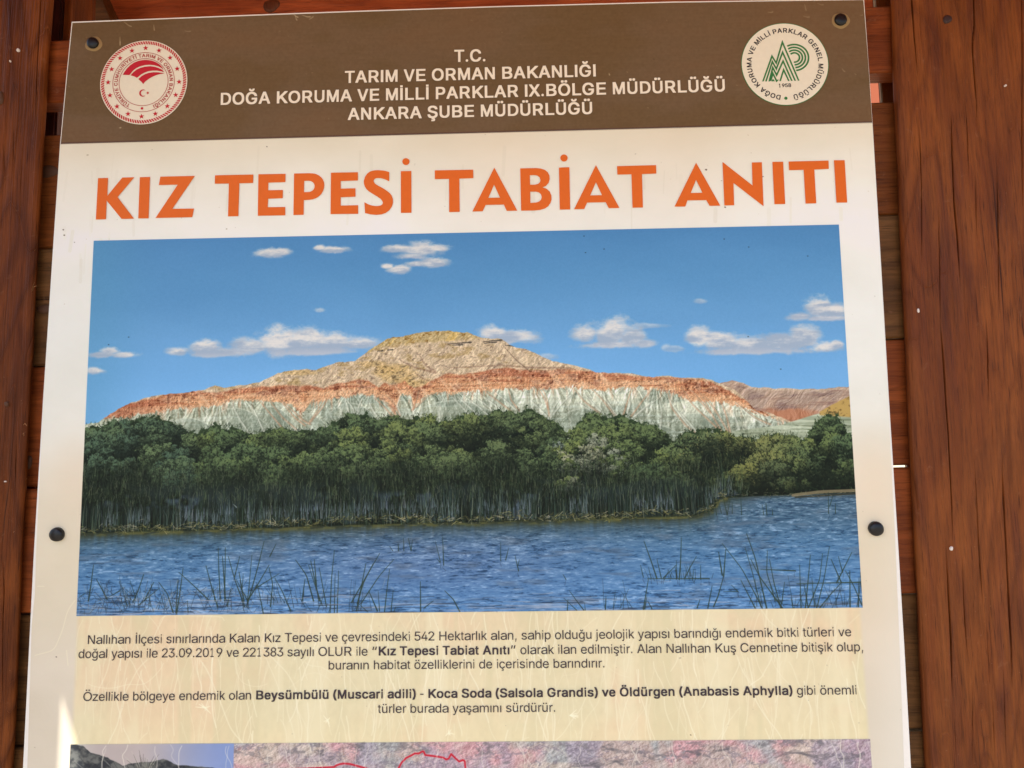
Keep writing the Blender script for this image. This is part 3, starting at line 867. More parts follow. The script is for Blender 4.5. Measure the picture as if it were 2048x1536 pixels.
# ---- foreground stems, traced
LS = (140, 800, 3.491); MS = (660, 800, 3.491); RS = (1180, 800, 3.491)
stems = [(LS, '165,1150 150,1270 130,1400;185,1250 225,1320 260,1390;240,1390 350,1330;515,1215 480,1320 445,1400;420,1260 460,1380;585,1270 520,1400;620,1270 680,1350 720,1480;625,1310 480,1430;790,1170 770,1330 745,1490;755,1250 740,1480;760,1200 860,1290 965,1390;950,1155 985,1290 1030,1440;1035,1030 1040,1200 1050,1400;1085,1030 1080,1400;1065,1090 1085,1390;1105,1090 1150,1250 1220,1440;1185,1090 1150,1230;1270,1080 1250,1300 1235,1440;1355,985 1310,1170 1240,1420;1440,1000 1395,1090;1390,1150 1320,1270 1240,1400;1390,1170 1415,1280 1400,1440;1460,1210 1300,1310;1430,1240 1480,1330 1540,1470;1310,1290 1350,1490;1575,1115 1650,1220 1700,1400;1640,1250 1620,1400;1665,1150 1710,1290 1760,1430;1680,1120 1740,1400;1705,1110 1720,1290;1740,1170 1790,1440;1845,1050 1825,1250 1815,1480;1875,1190 1865,1480;1850,1210 1845,1480;1000,1300 1010,1400;1120,1320 1100,1440;1180,1200 1215,1400;1210,1210 1200,1330;390,1340 392,1430;560,1370 560,1440;820,1400 825,1480;60,1380 100,1350;1160,1250 1240,1400'),
         (MS, '345,1070 270,1200 150,1410;250,1140 220,1290 185,1470;300,1140 230,1280 190,1420;445,1110 340,1230 215,1420;190,1410 260,1475;415,1180 400,1290 380,1475;335,1330 345,1470;270,1330 330,1470;440,1330 425,1475;630,1265 632,1470;720,1400 655,1450;735,985 770,1130;785,955 793,1150;745,1105 765,1130;512,960 515,1050;545,960 565,1050;575,975 565,1050;475,1000 478,1050;415,1018 437,1050;1190,990 1190,1120;1245,1035 1225,1115;1290,1085 1315,1190;1320,1110 1312,1150;800,1330 860,1390 905,1475;1625,1215 1645,1250;1670,1330 1720,1400 1770,1465;1630,1380 1720,1465;1660,1390 1655,1465;1775,1410 1780,1465;1925,1370 1920,1460;460,1440 445,1475'),
         (RS, '375,985 420,1110 465,1245;465,1110 495,1240;635,960 630,1120 620,1250;740,1090 700,1160 660,1240;600,1150 510,1240;770,1150 770,1250;720,1180 715,1240;350,1150 370,1235;405,1165 425,1240;600,1120 605,1240;405,1250 370,1460;395,1370 380,1455;400,1400 430,1455;110,1380 105,1455;850,1295 820,1450;765,1390 745,1450;930,1230 890,1370 860,1440;945,1040 930,1230;895,1060 920,1220;920,1000 1060,1180 1200,1450;1050,1255 1150,1450;1090,930 1150,1100 1230,1450;1080,1030 1130,1200 1190,1440;1120,1110 1180,1230 1340,1450;1235,1050 1230,1200 1290,1400;1250,1110 1280,1270 1330,1450;1355,1270 1335,1420;1400,1380 1415,1450;1460,1150 1470,1450;1535,1080 1520,1250 1500,1450;1490,1280 1520,1450;1620,1070 1600,1250 1525,1440;1668,1020 1630,1250 1580,1450;1545,1240 1565,1440;1825,1060 1720,1270;1750,1275 1680,1350 1600,1450;1680,1110 1750,1270;1730,1090 1760,1200;1780,1190 1840,1300 1895,1430;1810,1190 1812,1440;1875,1240 1870,1440;1885,1200 1890,1300;985,1290 1030,1335;930,1335 1030,1335;1440,1280 1890,1270;1190,1180 1430,1190;1200,730 1210,800;1225,720 1232,800;1050,680 1055,800;1660,640 1662,790;1710,720 1710,790;930,690 955,800;975,690 955,800;865,680 880,800;890,690 915,790;990,710 990,790;1270,760 1272,800;1700,640 1670,740;400,1245 830,1245;800,690 830,800;780,680 800,790')]
for (ox, oy, s_), txt in stems:
    for st in txt.split(';'):
        pts = [tuple(map(float, a.split(','))) for a in st.split()]
        q = qcs([(ox + a / s_, oy + b / s_) for a, b in pts])
        ln = np.hypot(*(q[-1] - q[0]))
        big_ = q[-1][1] > PH * .9
        stroke(pic, q, (2.4 if big_ and ln > 40 else 1.8) * rng.uniform(.8, 1.2), C(50, 64, 54), .88)
        if ln > 50: stroke(pic, q + np.array([.9, 0]), .8, C(104, 122, 118), .35)
        if big_ or ln > 30:    # broken mirror image below the foot
            f_ = q[-1]
            pts2 = [(f_[0] + rng.normal(0, 1.5), f_[1] + t_) for t_ in (0, 5, 11)]
            stroke(pic, pts2, 1.6, C(56, 66, 80), .45)
for k in range(120):        # finer stems between the traced ones
    base = [(470, 1215), (560, 1205), (640, 1218), (260, 1212), (330, 1218), (700, 1218), (1380, 1155), (1530, 1212), (1600, 1212), (1660, 1212), (1700, 1212), (1360, 1158), (1240, 1216)][int(rng.integers(13))]
    q = qc(base[0] + rng.normal(0, 26), base[1] + rng.normal(0, 3))
    ln = rng.uniform(14, 62) * (.5 if base[1] < 1170 else 1); an = rng.normal(-1.57, .3)
    stroke(pic, [(q[0] + math.cos(an) * ln, q[1] + math.sin(an) * ln), q], 1.3, C(48, 60, 60), rng.uniform(.5, .85))
for k in range(260):        # tangle at the lower left, litter along the foot
    x = abs(rng.normal(0, 230)); y = PH - rng.uniform(2, 46)
    an = rng.normal(-1.5, .8); ln = rng.uniform(6, 30)
    stroke(pic, [(x, y), (x + math.cos(an) * ln, y + math.sin(an) * ln)], 1.2, C(48, 54, 58) if rng.random() < .7 else C(150, 150, 146), .6)
for k in range(90):
    x = rng.uniform(0, PW); y = PH - rng.uniform(2, 40); ln = rng.uniform(10, 70)
    if rng.random() < .5: x *= .35
    stroke(pic, [(x, y), (x + ln / 2, y + rng.normal(0, 1)), (x + ln, y + rng.normal(0, 1.4))], 1.6, C(50, 58, 70) if rng.random() < .7 else C(168, 166, 170), .6)
q = qc(470, 1011); stroke(pic, [(q[0] - 3, q[1] - 3), (q[0] + 3, q[1] + 3)], 2.4, C(170, 180, 178), .6)
# few insect specks on the glossy picture
for (px, py) in ((1167, 472), (257, 674), (217, 689), (1496, 494), (1614, 512), (1560, 738), (1207, 498), (1447, 478), (1495, 673), (1170, 505)):
    q = qc(px, py); stroke(pic, [q, (q[0] + 1, q[1])], 2.0, C(40, 60, 80), .8, False)
# contrast steepened and darkened to offset gloss haze from the light
pic = (pic - 118) * 1.10 + 114
pic += (rng.random((PH, PW, 1)).astype(np.float32) - .5) * 4
face[IY:IY + PH, IX:IX + PW] = pic

# ================================================================== lower left print: grey hill; lower right print: satellite map
def region(px0, px1, y_off=1489):
    a = pc(px0, 1489); b = pc(px1, 1480)
    return int(a[0]), int(b[0])
hx0, hx1 = int(pc(142, 1489)[0]), int(pc(469, 1487)[0])
mx1 = int(pc(1740, 1477)[0])
ly = int(round((pc(142, 1489)[1] + pc(1740, 1477)[1]) / 2))
HH = FH - ly
lp = face[ly:, hx0:hx1]
yy, xx = np.mgrid[0:HH, 0:hx1 - hx0].astype(np.float32)
u = xx / (hx1 - hx0)
skyc = C(186, 170, 164) * (1 - sstep(.35, 1, u)[..., None]) + C(134, 150, 194) * sstep(.35, 1, u)[..., None]
skyc = skyc * (1 - sstep(.2, 0, u)[..., None]) + C(206, 196, 184) * sstep(.2, 0, u)[..., None]
lp[:] = skyc + ((fbm(HH, hx1 - hx0, 40, 30, 301, 3) - .5) * 10)[..., None]
sk = np.interp(np.arange(hx1 - hx0), [0, 24, 40, 75, 105, 130, 165, 185, 215, 250, 290, 330], [-4, 2, 14, 24, 40, 34, 32, 28, 40, 42, 46, 60]) + (fbm(1, hx1 - hx0, 12, 1.1, 303, 3)[0] - .5) * 5
n = fbm(HH, hx1 - hx0, 16, 12, 305, 4)
hc = np.zeros_like(lp); hc[:] = C(86, 86, 84)
blend(hc, C(54, 56, 60), sstep(.45, .7, n)); blend(hc, C(126, 124, 118), sstep(.55, .35, n) * .6)
for k in range(40):
    x = rng.uniform(0, 330); y = rng.uniform(0, 60)
    stroke(hc, [(x, y), (x + rng.uniform(4, 26), y + rng.uniform(6, 30))], 2, C(52, 52, 56) if rng.random() < .6 else C(140, 138, 130), .5)
lp += (hc - lp) * sstep(-1, 1, yy - sk[None, :])[..., None]
for k in range(40):
    x = 150 + rng.normal(0, 9); y = 52 + rng.uniform(-16, 10)
    stroke(lp, [(x + (x - 150) * rng.uniform(.4, 1.6), y - rng.uniform(6, 26)), (x, y)], 1.0, C(60, 56, 50) if rng.random() < .45 else C(206, 200, 180), .7)
mp_ = face[ly:, hx1:mx1]
mh, mw_ = mp_.shape[:2]
a = fbm(mh, mw_, 90, 60, 311, 4); b = fbm(mh, mw_, 60, 60, 321, 4); c_ = fbm(mh, mw_, 130, 40, 331, 3); d = fbm(mh, mw_, 8, 8, 341, 3, .7)
mp_[:] = C(184, 162, 154)
blend(mp_, C(204, 150, 154), sstep(.45, .64, a) * .8); blend(mp_, C(160, 164, 164), sstep(.46, .68, b) * .75); blend(mp_, C(200, 180, 164), sstep(.48, .66, c_) * .7)
blend(mp_, C(166, 150, 162), sstep(.5, .66, fbm(mh, mw_, 80, 80, 351, 3)) * .7)
def pad_shear(arr, k): return shear(np.pad(arr, ((0, PH - mh), (0, PW - mw_)), mode='wrap'), k)[:mh, :mw_]
v1 = relief(pad_shear(fbm(mh, mw_, 22, 16, 341, 5, .7), .8)); v2 = relief(pad_shear(fbm(mh, mw_, 18, 26, 343, 5, .7), -.6))
mp_ += (v1 * 11 + v2 * 9)[..., None]
rdg = 1 - np.abs(fbm(mh, mw_, 34, 26, 345, 5, .62) * 2 - 1)
blend(mp_, C(224, 208, 192), sstep(.93, .995, rdg) * .3)
rdg2 = 1 - np.abs(fbm(mh, mw_, 60, 34, 347, 5, .62) * 2 - 1)
blend(mp_, C(122, 112, 124), sstep(.93, 1.0, rdg2) * .6)
blend(mp_, C(112, 106, 108), sstep(.6, .72, fbm(mh, mw_, 26, 12, 349, 4, .7)) * .55)
for k in range(36):
    x = rng.uniform(0, mw_); y = rng.uniform(0, 62)
    r = rng.uniform(8, 30); s = rng.choice([-1, 1])
    cc = [C(112, 106, 116), C(220, 204, 188), C(136, 152, 162)][int(rng.integers(3))]
    stroke(mp_, [(x, y), (x + r * .3, y + s * r * .35), (x + r * .8, y + s * r * .1), (x + r * 1.1, y + s * r * .5)], rng.uniform(1, 3.0), cc, rng.uniform(.2, .5))
for (px, py, rw) in ((712, 1490, 16), (1170, 1528, 26), (1230, 1524, 14), (1590, 1508, 40), (1700, 1514, 26), (1440, 1500, 16), (1385, 1505, 14), (640, 1505, 6), (1215, 1492, 10)):
    q = pc(px, py)
    for k in range(5):
        stroke(face, [(q[0] - rw + rng.uniform(-4, 4), q[1] + rng.normal(0, 5)), (q[0], q[1] + rng.normal(0, 4)), (q[0] + rw, q[1] + rng.normal(0, 5))], rng.uniform(2, 6), C(92, 88, 92), .3)
for pts in ([(540, 1540), (668, 1533), (672, 1530), (680, 1527), (688, 1526), (700, 1527), (730, 1535), (760, 1545)], [(795, 1545), (797, 1535), (803, 1524), (812, 1515), (824, 1509), (829, 1506), (837, 1506), (844, 1502), (847, 1502), (850, 1509), (866, 1511), (886, 1514), (892, 1518), (897, 1516), (902, 1507), (911, 1516), (918, 1522), (925, 1519), (929, 1521), (931, 1540)]):
    stroke(face, pcs(pts), 4.6, C(216, 120, 126), .7, False, False)
    stroke(face, pcs(pts), 3.0, C(192, 38, 56), 1, False, False)
for k in range(46):
    x = rng.uniform(hx0 + 60, mx1); y = ly + rng.uniform(0, 8)
    pts = [(x, y)]
    for j in range(6):
        x += rng.normal(0, 5); y += 10; pts.append((x, y))
    stroke(face, pts, rng.uniform(1, 2), C(232, 222, 206), rng.uniform(.3, .7), False)

LIGHT_GAIN = (0.99, 1.045, 1.06)      # channel gain offsetting the warm tint of the light
def make_image(name, arr, gain=1.0):
    h, w2 = arr.shape[:2]
    im = bpy.data.images.new(name, w2, h, alpha=False)
    buf = np.ones((h, w2, 4), np.float32)
    a_ = np.clip(arr[::-1] / 255.0, 0, 1)
    lin = a_ ** 2.2 * np.array(LIGHT_GAIN, np.float32)
    buf[..., :3] = np.clip(lin, 0, .9) ** (1 / 2.2)
    im.pixels.foreach_set(buf.ravel())
    im.update()
    im.pack()
    return im

PRINT = make_image('board_print', face)

# letter outlines for the sans-serif text: weight (r/b), letter, closed contours as x,y
GLYPHS = '''
r,|89,-167 135,-167 188,83 189,99 119,99
r.|100,21 119,4 137,0 159,4 178,21 188,39 190,75 188,89 180,103 163,120 135,128 115,120 98,103 90,89 88,53 90,39
r0|112,69 148,33 181,12 201,4 239,-6 275,-10 331,-4 367,8 407,32 442,67 470,109 492,161 508,223 518,307 518,409 508,495 490,559 458,625 440,651 407,682 367,708 329,720 283,726 229,720 191,708 148,681 114,647 88,609 66,559 48,495 40,437 40,279 48,221 64,161 86,109/163,143 139,201 126,255 122,293 122,421 128,471 139,515 161,569 171,584 193,612 225,633 279,647 323,637 363,612 395,569 417,515 428,471 436,389 436,325 430,255 417,201 393,143 375,118 362,103 323,79 279,70 233,79 193,104
r1|103,1 357,0 360,3 359,77 267,78 264,81 264,713 261,716 200,715 110,601 111,507 209,629 212,627 212,81 209,78 103,77
r2|27,1 507,1 508,77 505,80 161,80 158,83 338,265 428,363 462,411 480,445 492,491 495,523 488,579 460,633 431,666 387,698 323,720 259,726 203,720 139,696 99,668 58,621 36,571 30,523 31,511 119,511 124,549 133,571 159,610 187,629 217,641 263,647 297,644 331,633 367,612 387,589 399,561 404,535 404,505 401,487 385,449 346,393 27,68
r3|68,83 108,43 157,14 213,-4 289,-10 321,-8 349,-2 407,18 453,50 490,93 514,145 522,199 514,263 492,311 453,356 405,388 355,404 284,409 492,647 491,715 71,715 70,639 73,636 375,635 375,631 366,619 192,421 192,351 195,348 269,348 309,344 357,329 387,308 413,277 427,245 432,195 427,165 413,131 387,104 347,83 317,74 283,70 245,72 211,81 172,101 150,121 143,133 133,153 125,185 37,186 34,183 44,129
r4|27,149 347,147 348,3 351,0 429,1 431,147 523,149 523,229 433,230 430,233 430,445 427,448 349,447 347,231 121,230 118,233 385,715 301,715 26,225
r5|66,83 102,45 151,14 209,-4 273,-10 313,-6 357,4 397,22 444,57 482,107 500,143 510,187 514,223 510,279 498,323 476,365 437,410 411,432 373,452 329,464 283,470 241,466 205,458 171,444 143,425 140,427 165,635 475,636 478,639 477,715 85,715 43,357 129,346 179,373 229,388 265,390 313,381 348,367 377,343 397,317 415,275 422,221 417,189 405,155 380,117 347,91 309,75 291,72 235,72 193,87 168,103 145,126 129,155 121,182 33,181 40,131
r8|68,87 104,47 155,14 193,0 235,-8 267,-10 319,-8 361,0 399,14 449,46 486,87 510,137 516,179 512,233 498,275 477,310 447,340 417,360 379,375 423,396 460,433 484,487 490,525 486,577 464,631 455,642 429,671 385,702 333,720 281,726 221,720 165,700 125,672 90,633 70,589 66,565 62,533 70,481 96,431 131,396 175,375 171,371 137,360 107,340 83,316 54,271 42,233 38,185 44,135/145,127 131,157 124,195 131,233 145,265 167,292 203,315 233,325 265,330 309,328 351,315 382,295 396,281 407,267 423,233 428,185 423,159 413,135 408,125 385,102 353,83 317,72 277,69 239,72 195,85 164,105/167,463 152,499 150,541 155,565 165,589 179,608 209,631 245,644 277,647 309,644 351,627 371,614 389,591 399,563 404,537 399,491 387,462 369,441 343,423 311,410 267,408 243,411 201,429 184,441
r9|139,1 237,0 242,3 446,295 492,381 508,431 514,481 508,547 484,611 450,655 400,695 343,718 273,726 213,718 157,696 109,660 77,620 48,555 42,501 48,429 70,377 105,332 149,300 203,280 277,274 305,278 346,295/153,411 137,453 130,495 136,535 153,577 172,603 198,625 243,644 277,647 313,644 357,625 385,602 403,575 419,537 424,487 419,451 405,415 380,381 355,363 327,351 273,342 235,349 201,363 180,379
rA|15,1 113,1 179,185 187,200 483,199 557,1 653,1 385,716 279,715/215,281 276,457 333,637 404,417 453,281
rC|120,111 162,67 201,38 223,26 257,10 295,0 371,-10 433,-6 501,12 537,28 575,52 617,90 644,127 658,155 668,177 679,225 587,226 569,181 542,141 505,111 455,87 419,78 381,74 317,82 257,107 227,128 193,164 171,201 153,245 140,303 138,329 136,359 140,411 151,465 171,515 191,548 222,583 255,607 315,633 381,642 419,638 455,629 505,605 542,575 569,535 585,491 679,491 668,539 644,589 613,629 576,663 529,692 485,710 435,722 387,726 327,722 255,704 207,682 163,648 119,602 90,557 62,493 50,431 44,349 50,283 62,223 88,161
rH|79,1 167,0 170,3 170,323 173,326 551,325 552,3 555,0 645,1 645,715 555,716 552,713 552,409 549,406 171,407 170,713 167,716 79,715
rK|77,1 173,1 175,235 285,342 545,2 661,1 353,405 659,715 534,715 248,427 173,342 174,713 171,716 77,715
rL|77,1 535,0 538,3 538,77 535,80 177,81 176,713 173,716 79,716 76,713
rN|77,1 165,0 168,3 168,441 163,600 274,411 537,2 645,1 645,715 559,716 556,713 556,187 561,111 500,221 185,714 77,715
rO|116,115 166,65 207,36 227,26 277,6 323,-4 383,-10 457,-4 517,10 573,36 593,50 617,68 660,111 698,169 718,217 728,255 734,283 738,329 736,417 720,493 692,557 663,600 621,644 573,680 519,704 457,720 383,726 321,720 267,706 219,686 162,647 122,607 86,555 60,499 46,435 40,377 44,291 58,223 84,163/195,167 173,199 153,245 140,303 136,363 140,413 151,463 171,513 198,553 229,586 267,611 323,633 389,642 461,631 519,607 549,586 583,552 611,505 627,463 640,403 640,311 627,251 605,199 584,165 548,129 511,105 455,83 389,74 323,83 267,105 229,130
rR|89,1 193,1 195,277 387,280 391,277 562,1 683,1 501,293 533,306 585,338 624,383 648,437 654,495 648,553 624,607 584,655 531,688 485,704 435,712 385,716 89,715/195,359 195,635 377,636 425,632 473,619 507,598 531,569 546,529 550,497 546,461 529,419 503,393 471,375 423,362 371,358
rT|259,1 351,0 354,3 355,635 597,637 597,715 15,715 15,637 255,636 258,633
rU|122,101 142,75 171,48 223,16 259,2 301,-8 361,-12 419,-8 481,8 513,22 547,44 586,81 612,115 630,155 640,197 644,235 643,715 555,716 552,713 552,237 547,203 533,167 504,125 469,99 417,79 377,74 309,78 263,95 221,123 191,167 177,201 170,245 170,713 167,716 81,715 80,225 84,193 94,153
ra|62,67 100,29 141,6 193,-8 261,-12 297,-8 331,0 367,16 389,32 418,65 431,74 434,71 435,1 529,1 530,359 524,409 506,451 481,482 449,506 411,524 369,534 309,540 251,538 201,528 159,514 109,482 78,451 55,411 57,408 147,386 160,405 181,426 219,449 269,464 335,464 373,453 397,439 408,429 417,417 425,397 432,359 427,343 421,336 397,325 191,298 113,272 80,251 57,226 50,213 42,195 36,155 44,101/151,103 138,125 136,151 141,175 155,196 177,211 213,226 265,236 365,248 399,254 431,265 432,193 425,161 410,129 387,104 357,85 309,68 243,64 199,73 173,85
rb|59,1 137,1 138,79 145,82 189,28 219,6 239,-2 259,-8 299,-12 355,-4 367,0 418,27 460,67 490,117 506,165 514,209 514,323 506,365 490,413 454,469 409,510 365,530 347,534 303,540 253,536 221,526 196,509 174,489 149,452 143,449 142,713 139,716 61,716 58,713/177,121 155,167 142,225 142,309 157,371 177,410 207,439 243,457 281,464 329,457 367,437 386,419 397,405 417,363 430,309 432,249 428,209 415,163 395,123 367,94 339,77 321,70 281,66 241,73 204,93
rd|94,67 139,24 157,14 197,-4 257,-12 299,-8 339,8 369,30 383,44 407,80 415,82 418,79 419,1 499,1 499,715 417,715 415,449 407,450 383,486 365,504 337,524 303,536 267,540 195,532 145,510 96,467 66,417 50,377 36,301 36,229 46,165 62,121/157,127 139,163 127,203 120,257 125,321 137,367 157,405 186,437 227,458 275,464 313,457 349,439 379,408 395,379 414,313 416,247 412,209 399,163 379,123 348,91 313,73 265,66 219,75 189,92
re|92,83 123,48 165,18 191,6 243,-8 291,-12 341,-8 389,4 431,26 465,55 490,87 507,127 427,148 422,145 409,120 385,94 373,85 351,75 291,64 245,71 213,83 174,111 149,147 133,199 130,221 130,237 133,238 515,239 516,285 512,341 498,393 474,443 443,479 407,508 369,526 323,538 265,540 235,538 195,526 155,506 110,467 94,449 68,405 54,365 42,315 40,279 44,211 54,161 68,125/130,311 132,339 145,377 168,413 197,439 229,455 275,464 323,459 365,440 393,412 411,381 425,335 428,315 425,310
rg|80,-127 109,-158 134,-177 177,-198 235,-210 287,-212 329,-208 389,-192 434,-165 470,-125 492,-77 500,-9 499,533 419,533 418,451 415,448 388,483 365,506 339,524 303,538 275,540 199,532 149,510 98,461 72,419 52,371 42,321 40,253 42,219 52,167 70,123 100,77 147,38 199,14 245,8 275,8 299,10 331,20 359,36 386,61 409,95 413,96 416,93 416,-13 407,-63 401,-74 377,-105 331,-129 283,-136 257,-136 207,-125 169,-102 131,-58 65,-96/163,135 143,171 131,209 124,263 131,331 141,365 161,405 191,439 231,458 277,464 315,457 351,439 381,409 401,371 414,323 418,275 414,217 401,171 381,135 351,105 315,89 285,84 227,89 190,107
rh|77,1 159,1 160,335 165,365 177,399 201,430 223,445 241,453 279,462 297,462 341,453 376,427 399,387 408,333 408,3 411,0 489,0 492,3 492,335 486,399 470,451 442,491 405,520 359,536 307,540 259,534 211,509 173,468 161,445 160,713 157,716 79,716 76,713
ri|81,1 139,0 142,3 142,531 139,534 83,534 80,531/78,643 93,628 107,624 125,626 144,641 152,657 154,691 144,719 127,734 117,736 95,734 72,707 68,691 68,669 70,657
rj|-15,-201 -1,-202 43,-196 82,-179 106,-157 118,-139 126,-125 136,-91 140,-51 140,531 137,534 67,534 64,531 62,-59 59,-75 47,-101 36,-111 25,-117 -15,-123/62,641 79,628 95,624 119,626 140,641 152,659 154,689 150,705 135,724 121,734 101,737 83,734 63,720 52,703 48,681 52,657
rk|69,1 149,1 150,195 205,249 394,1 499,1 269,305 483,533 383,534 180,319 159,299 151,299 150,713 147,716 71,716 68,713
rl|69,1 153,0 156,3 156,713 153,716 71,716 68,713
rm|67,1 149,1 150,339 155,375 169,409 190,435 211,449 239,461 275,464 313,457 341,439 368,401 374,367 375,1 457,1 458,345 463,379 477,414 492,433 512,449 545,462 581,464 611,459 649,441 676,405 684,359 685,1 769,1 770,355 764,417 742,469 715,502 685,524 639,540 565,540 523,528 488,507 461,482 433,436 422,467 389,510 347,536 307,542 277,542 233,530 202,511 175,486 149,439 147,533 67,533
rn|67,1 149,1 150,321 155,361 167,397 191,428 225,449 245,457 273,462 293,462 337,453 373,428 397,387 406,331 406,3 409,0 491,1 492,335 486,399 470,449 460,465 437,494 403,520 355,536 317,540 253,534 203,508 165,468 149,439 147,533 67,533
ro|88,81 122,45 151,22 171,12 231,-8 277,-12 323,-8 367,4 409,24 442,51 467,80 486,111 508,165 520,229 520,299 508,365 492,407 469,446 435,484 407,506 363,528 323,538 261,540 233,538 187,526 146,503 100,461 86,445 66,411 48,365 36,285 38,217 48,165 62,127/159,129 139,165 127,209 122,275 126,315 139,363 161,403 192,437 233,458 273,464 311,460 325,457 363,437 395,406 417,363 432,299 434,253 430,211 417,165 397,127 367,94 347,83 321,71 277,65 235,71 209,83 189,94
rp|59,-201 139,-202 142,-199 143,81 149,80 173,44 189,28 217,8 257,-8 299,-12 357,-4 417,26 459,66 490,117 506,165 516,229 516,303 506,365 490,413 456,467 417,504 405,512 365,530 347,534 303,540 253,536 221,526 196,509 173,488 148,451 141,448 138,451 137,533 59,533/177,121 155,167 142,225 142,309 157,371 177,410 207,439 243,457 281,464 329,457 367,437 386,419 397,405 417,363 430,309 432,249 428,209 415,163 395,123 367,94 339,77 321,70 281,66 241,73 204,93
rr|79,1 155,0 158,3 158,331 163,367 175,399 190,419 208,435 241,451 275,458 331,455 331,539 291,542 255,536 209,516 179,486 159,452 156,455 155,533 79,533
rs|54,75 70,53 102,25 143,4 195,-8 245,-12 303,-8 359,8 406,35 435,64 458,109 464,153 456,199 430,237 381,274 317,294 189,327 156,347 145,361 140,379 140,395 147,421 169,444 211,463 245,468 299,461 333,445 357,420 373,390 449,406 453,411 438,447 420,473 386,505 351,524 307,536 265,540 197,536 151,522 109,500 75,468 54,429 48,383 56,335 85,293 127,264 157,252 199,238 293,217 329,205 352,191 365,174 372,145 363,115 335,87 297,71 255,64 201,68 161,85 133,113 117,149 45,136 32,129 44,91
rt|114,31 151,4 167,0 213,-6 243,-2 256,5 243,75 211,70 183,75 167,87 156,113 154,457 157,460 245,461 246,531 243,534 155,535 154,659 151,662 85,661 83,535 17,534 14,531 15,461 81,460 84,457 84,121 92,71
ru|92,79 117,44 153,16 197,-2 259,-6 303,0 351,24 379,50 407,94 409,1 489,1 489,533 405,533 404,203 399,169 381,129 368,111 350,95 313,77 275,70 219,81 184,107 159,151 152,201 151,533 69,533 68,187 74,131
rv|206,3 211,0 291,0 296,5 491,533 405,534 400,529 296,235 251,88 206,233 102,529 97,534 9,533
ry|53,-195 79,-202 121,-204 145,-202 175,-192 206,-171 229,-148 246,-121 272,-61 484,517 487,533 403,534 398,529 292,225 251,89 208,229 101,533 13,533 208,-1 183,-71 165,-102 153,-114 125,-126 71,-123
rz|33,1 469,1 470,75 467,78 157,78 154,81 460,465 459,533 41,533 40,457 43,454 341,454 343,451 32,67
rÖ|116,115 166,65 207,36 227,26 277,6 323,-4 383,-10 457,-4 517,10 573,36 593,50 617,68 660,111 698,169 718,217 728,255 734,283 738,329 736,417 720,493 692,557 663,600 621,644 573,680 519,704 457,720 383,726 321,720 267,706 219,686 162,647 122,607 86,555 60,499 46,435 40,377 44,291 58,223 84,163/195,167 173,199 153,245 140,303 136,363 140,413 151,463 171,513 198,553 229,586 267,611 323,633 389,642 461,631 519,607 549,586 583,552 611,505 627,463 640,403 640,311 627,251 605,199 584,165 548,129 511,105 455,83 389,74 323,83 267,105 229,130/224,835 236,821 257,808 277,804 303,808 321,820 338,841 342,859 338,883 323,902 305,914 285,918 259,916 235,901 220,881 217,861/442,839 459,820 477,808 501,804 525,808 545,821 558,839 562,855 558,885 545,902 527,914 507,918 475,914 457,902 442,883 438,865
rç|215,-201 267,-202 315,-196 349,-182 357,-174 370,-157 376,-125 372,-87 349,-58 329,-48 290,-41 289,-11 339,-2 371,12 402,31 430,57 448,79 466,111 476,141 471,146 397,163 381,127 352,93 313,73 265,65 217,73 180,93 153,125 131,165 116,231 114,269 118,315 131,363 137,375 151,402 183,437 221,458 261,464 297,460 311,457 351,437 377,407 397,369 475,391 466,419 450,447 416,487 391,506 361,522 333,532 293,540 221,538 183,528 145,508 115,484 85,452 60,411 44,369 34,319 30,273 34,209 48,149 58,123 80,83 111,48 143,22 185,2 221,-8 239,-9 233,-87 289,-88 302,-93 311,-105 314,-117 311,-133 304,-143 291,-149 215,-151
rö|88,81 122,45 151,22 171,12 231,-8 277,-12 323,-8 367,4 409,24 442,51 467,80 486,111 508,165 520,229 520,299 508,365 492,407 469,446 435,484 407,506 363,528 323,538 261,540 233,538 187,526 146,503 100,461 86,445 66,411 48,365 36,285 38,217 48,165 62,127/159,129 139,165 127,209 122,275 126,315 139,363 161,403 192,437 233,458 273,464 311,460 325,457 363,437 395,406 417,363 432,299 434,253 430,211 417,165 397,127 367,94 347,83 321,71 277,65 235,71 209,83 189,94/126,655 138,639 159,626 185,624 201,628 218,641 230,659 234,677 230,701 218,719 199,732 179,736 155,732 137,720 124,701 120,679/336,643 355,628 371,624 397,626 418,639 432,659 436,679 432,701 419,720 401,732 379,736 357,732 339,720 326,701 322,681 326,659
rü|92,79 117,44 153,16 197,-2 259,-6 303,0 351,24 379,50 407,94 409,1 489,1 489,533 405,533 404,203 399,169 381,129 368,111 350,95 313,77 275,70 219,81 184,107 159,151 152,201 151,533 69,533 68,187 74,131/136,643 153,630 173,624 203,628 218,639 230,657 234,677 230,703 219,720 201,732 179,736 159,732 139,720 128,703 124,685 126,663/334,645 351,630 371,624 397,626 417,640 430,659 434,679 430,701 418,719 399,732 379,736 357,732 341,722 326,703 322,685 324,663
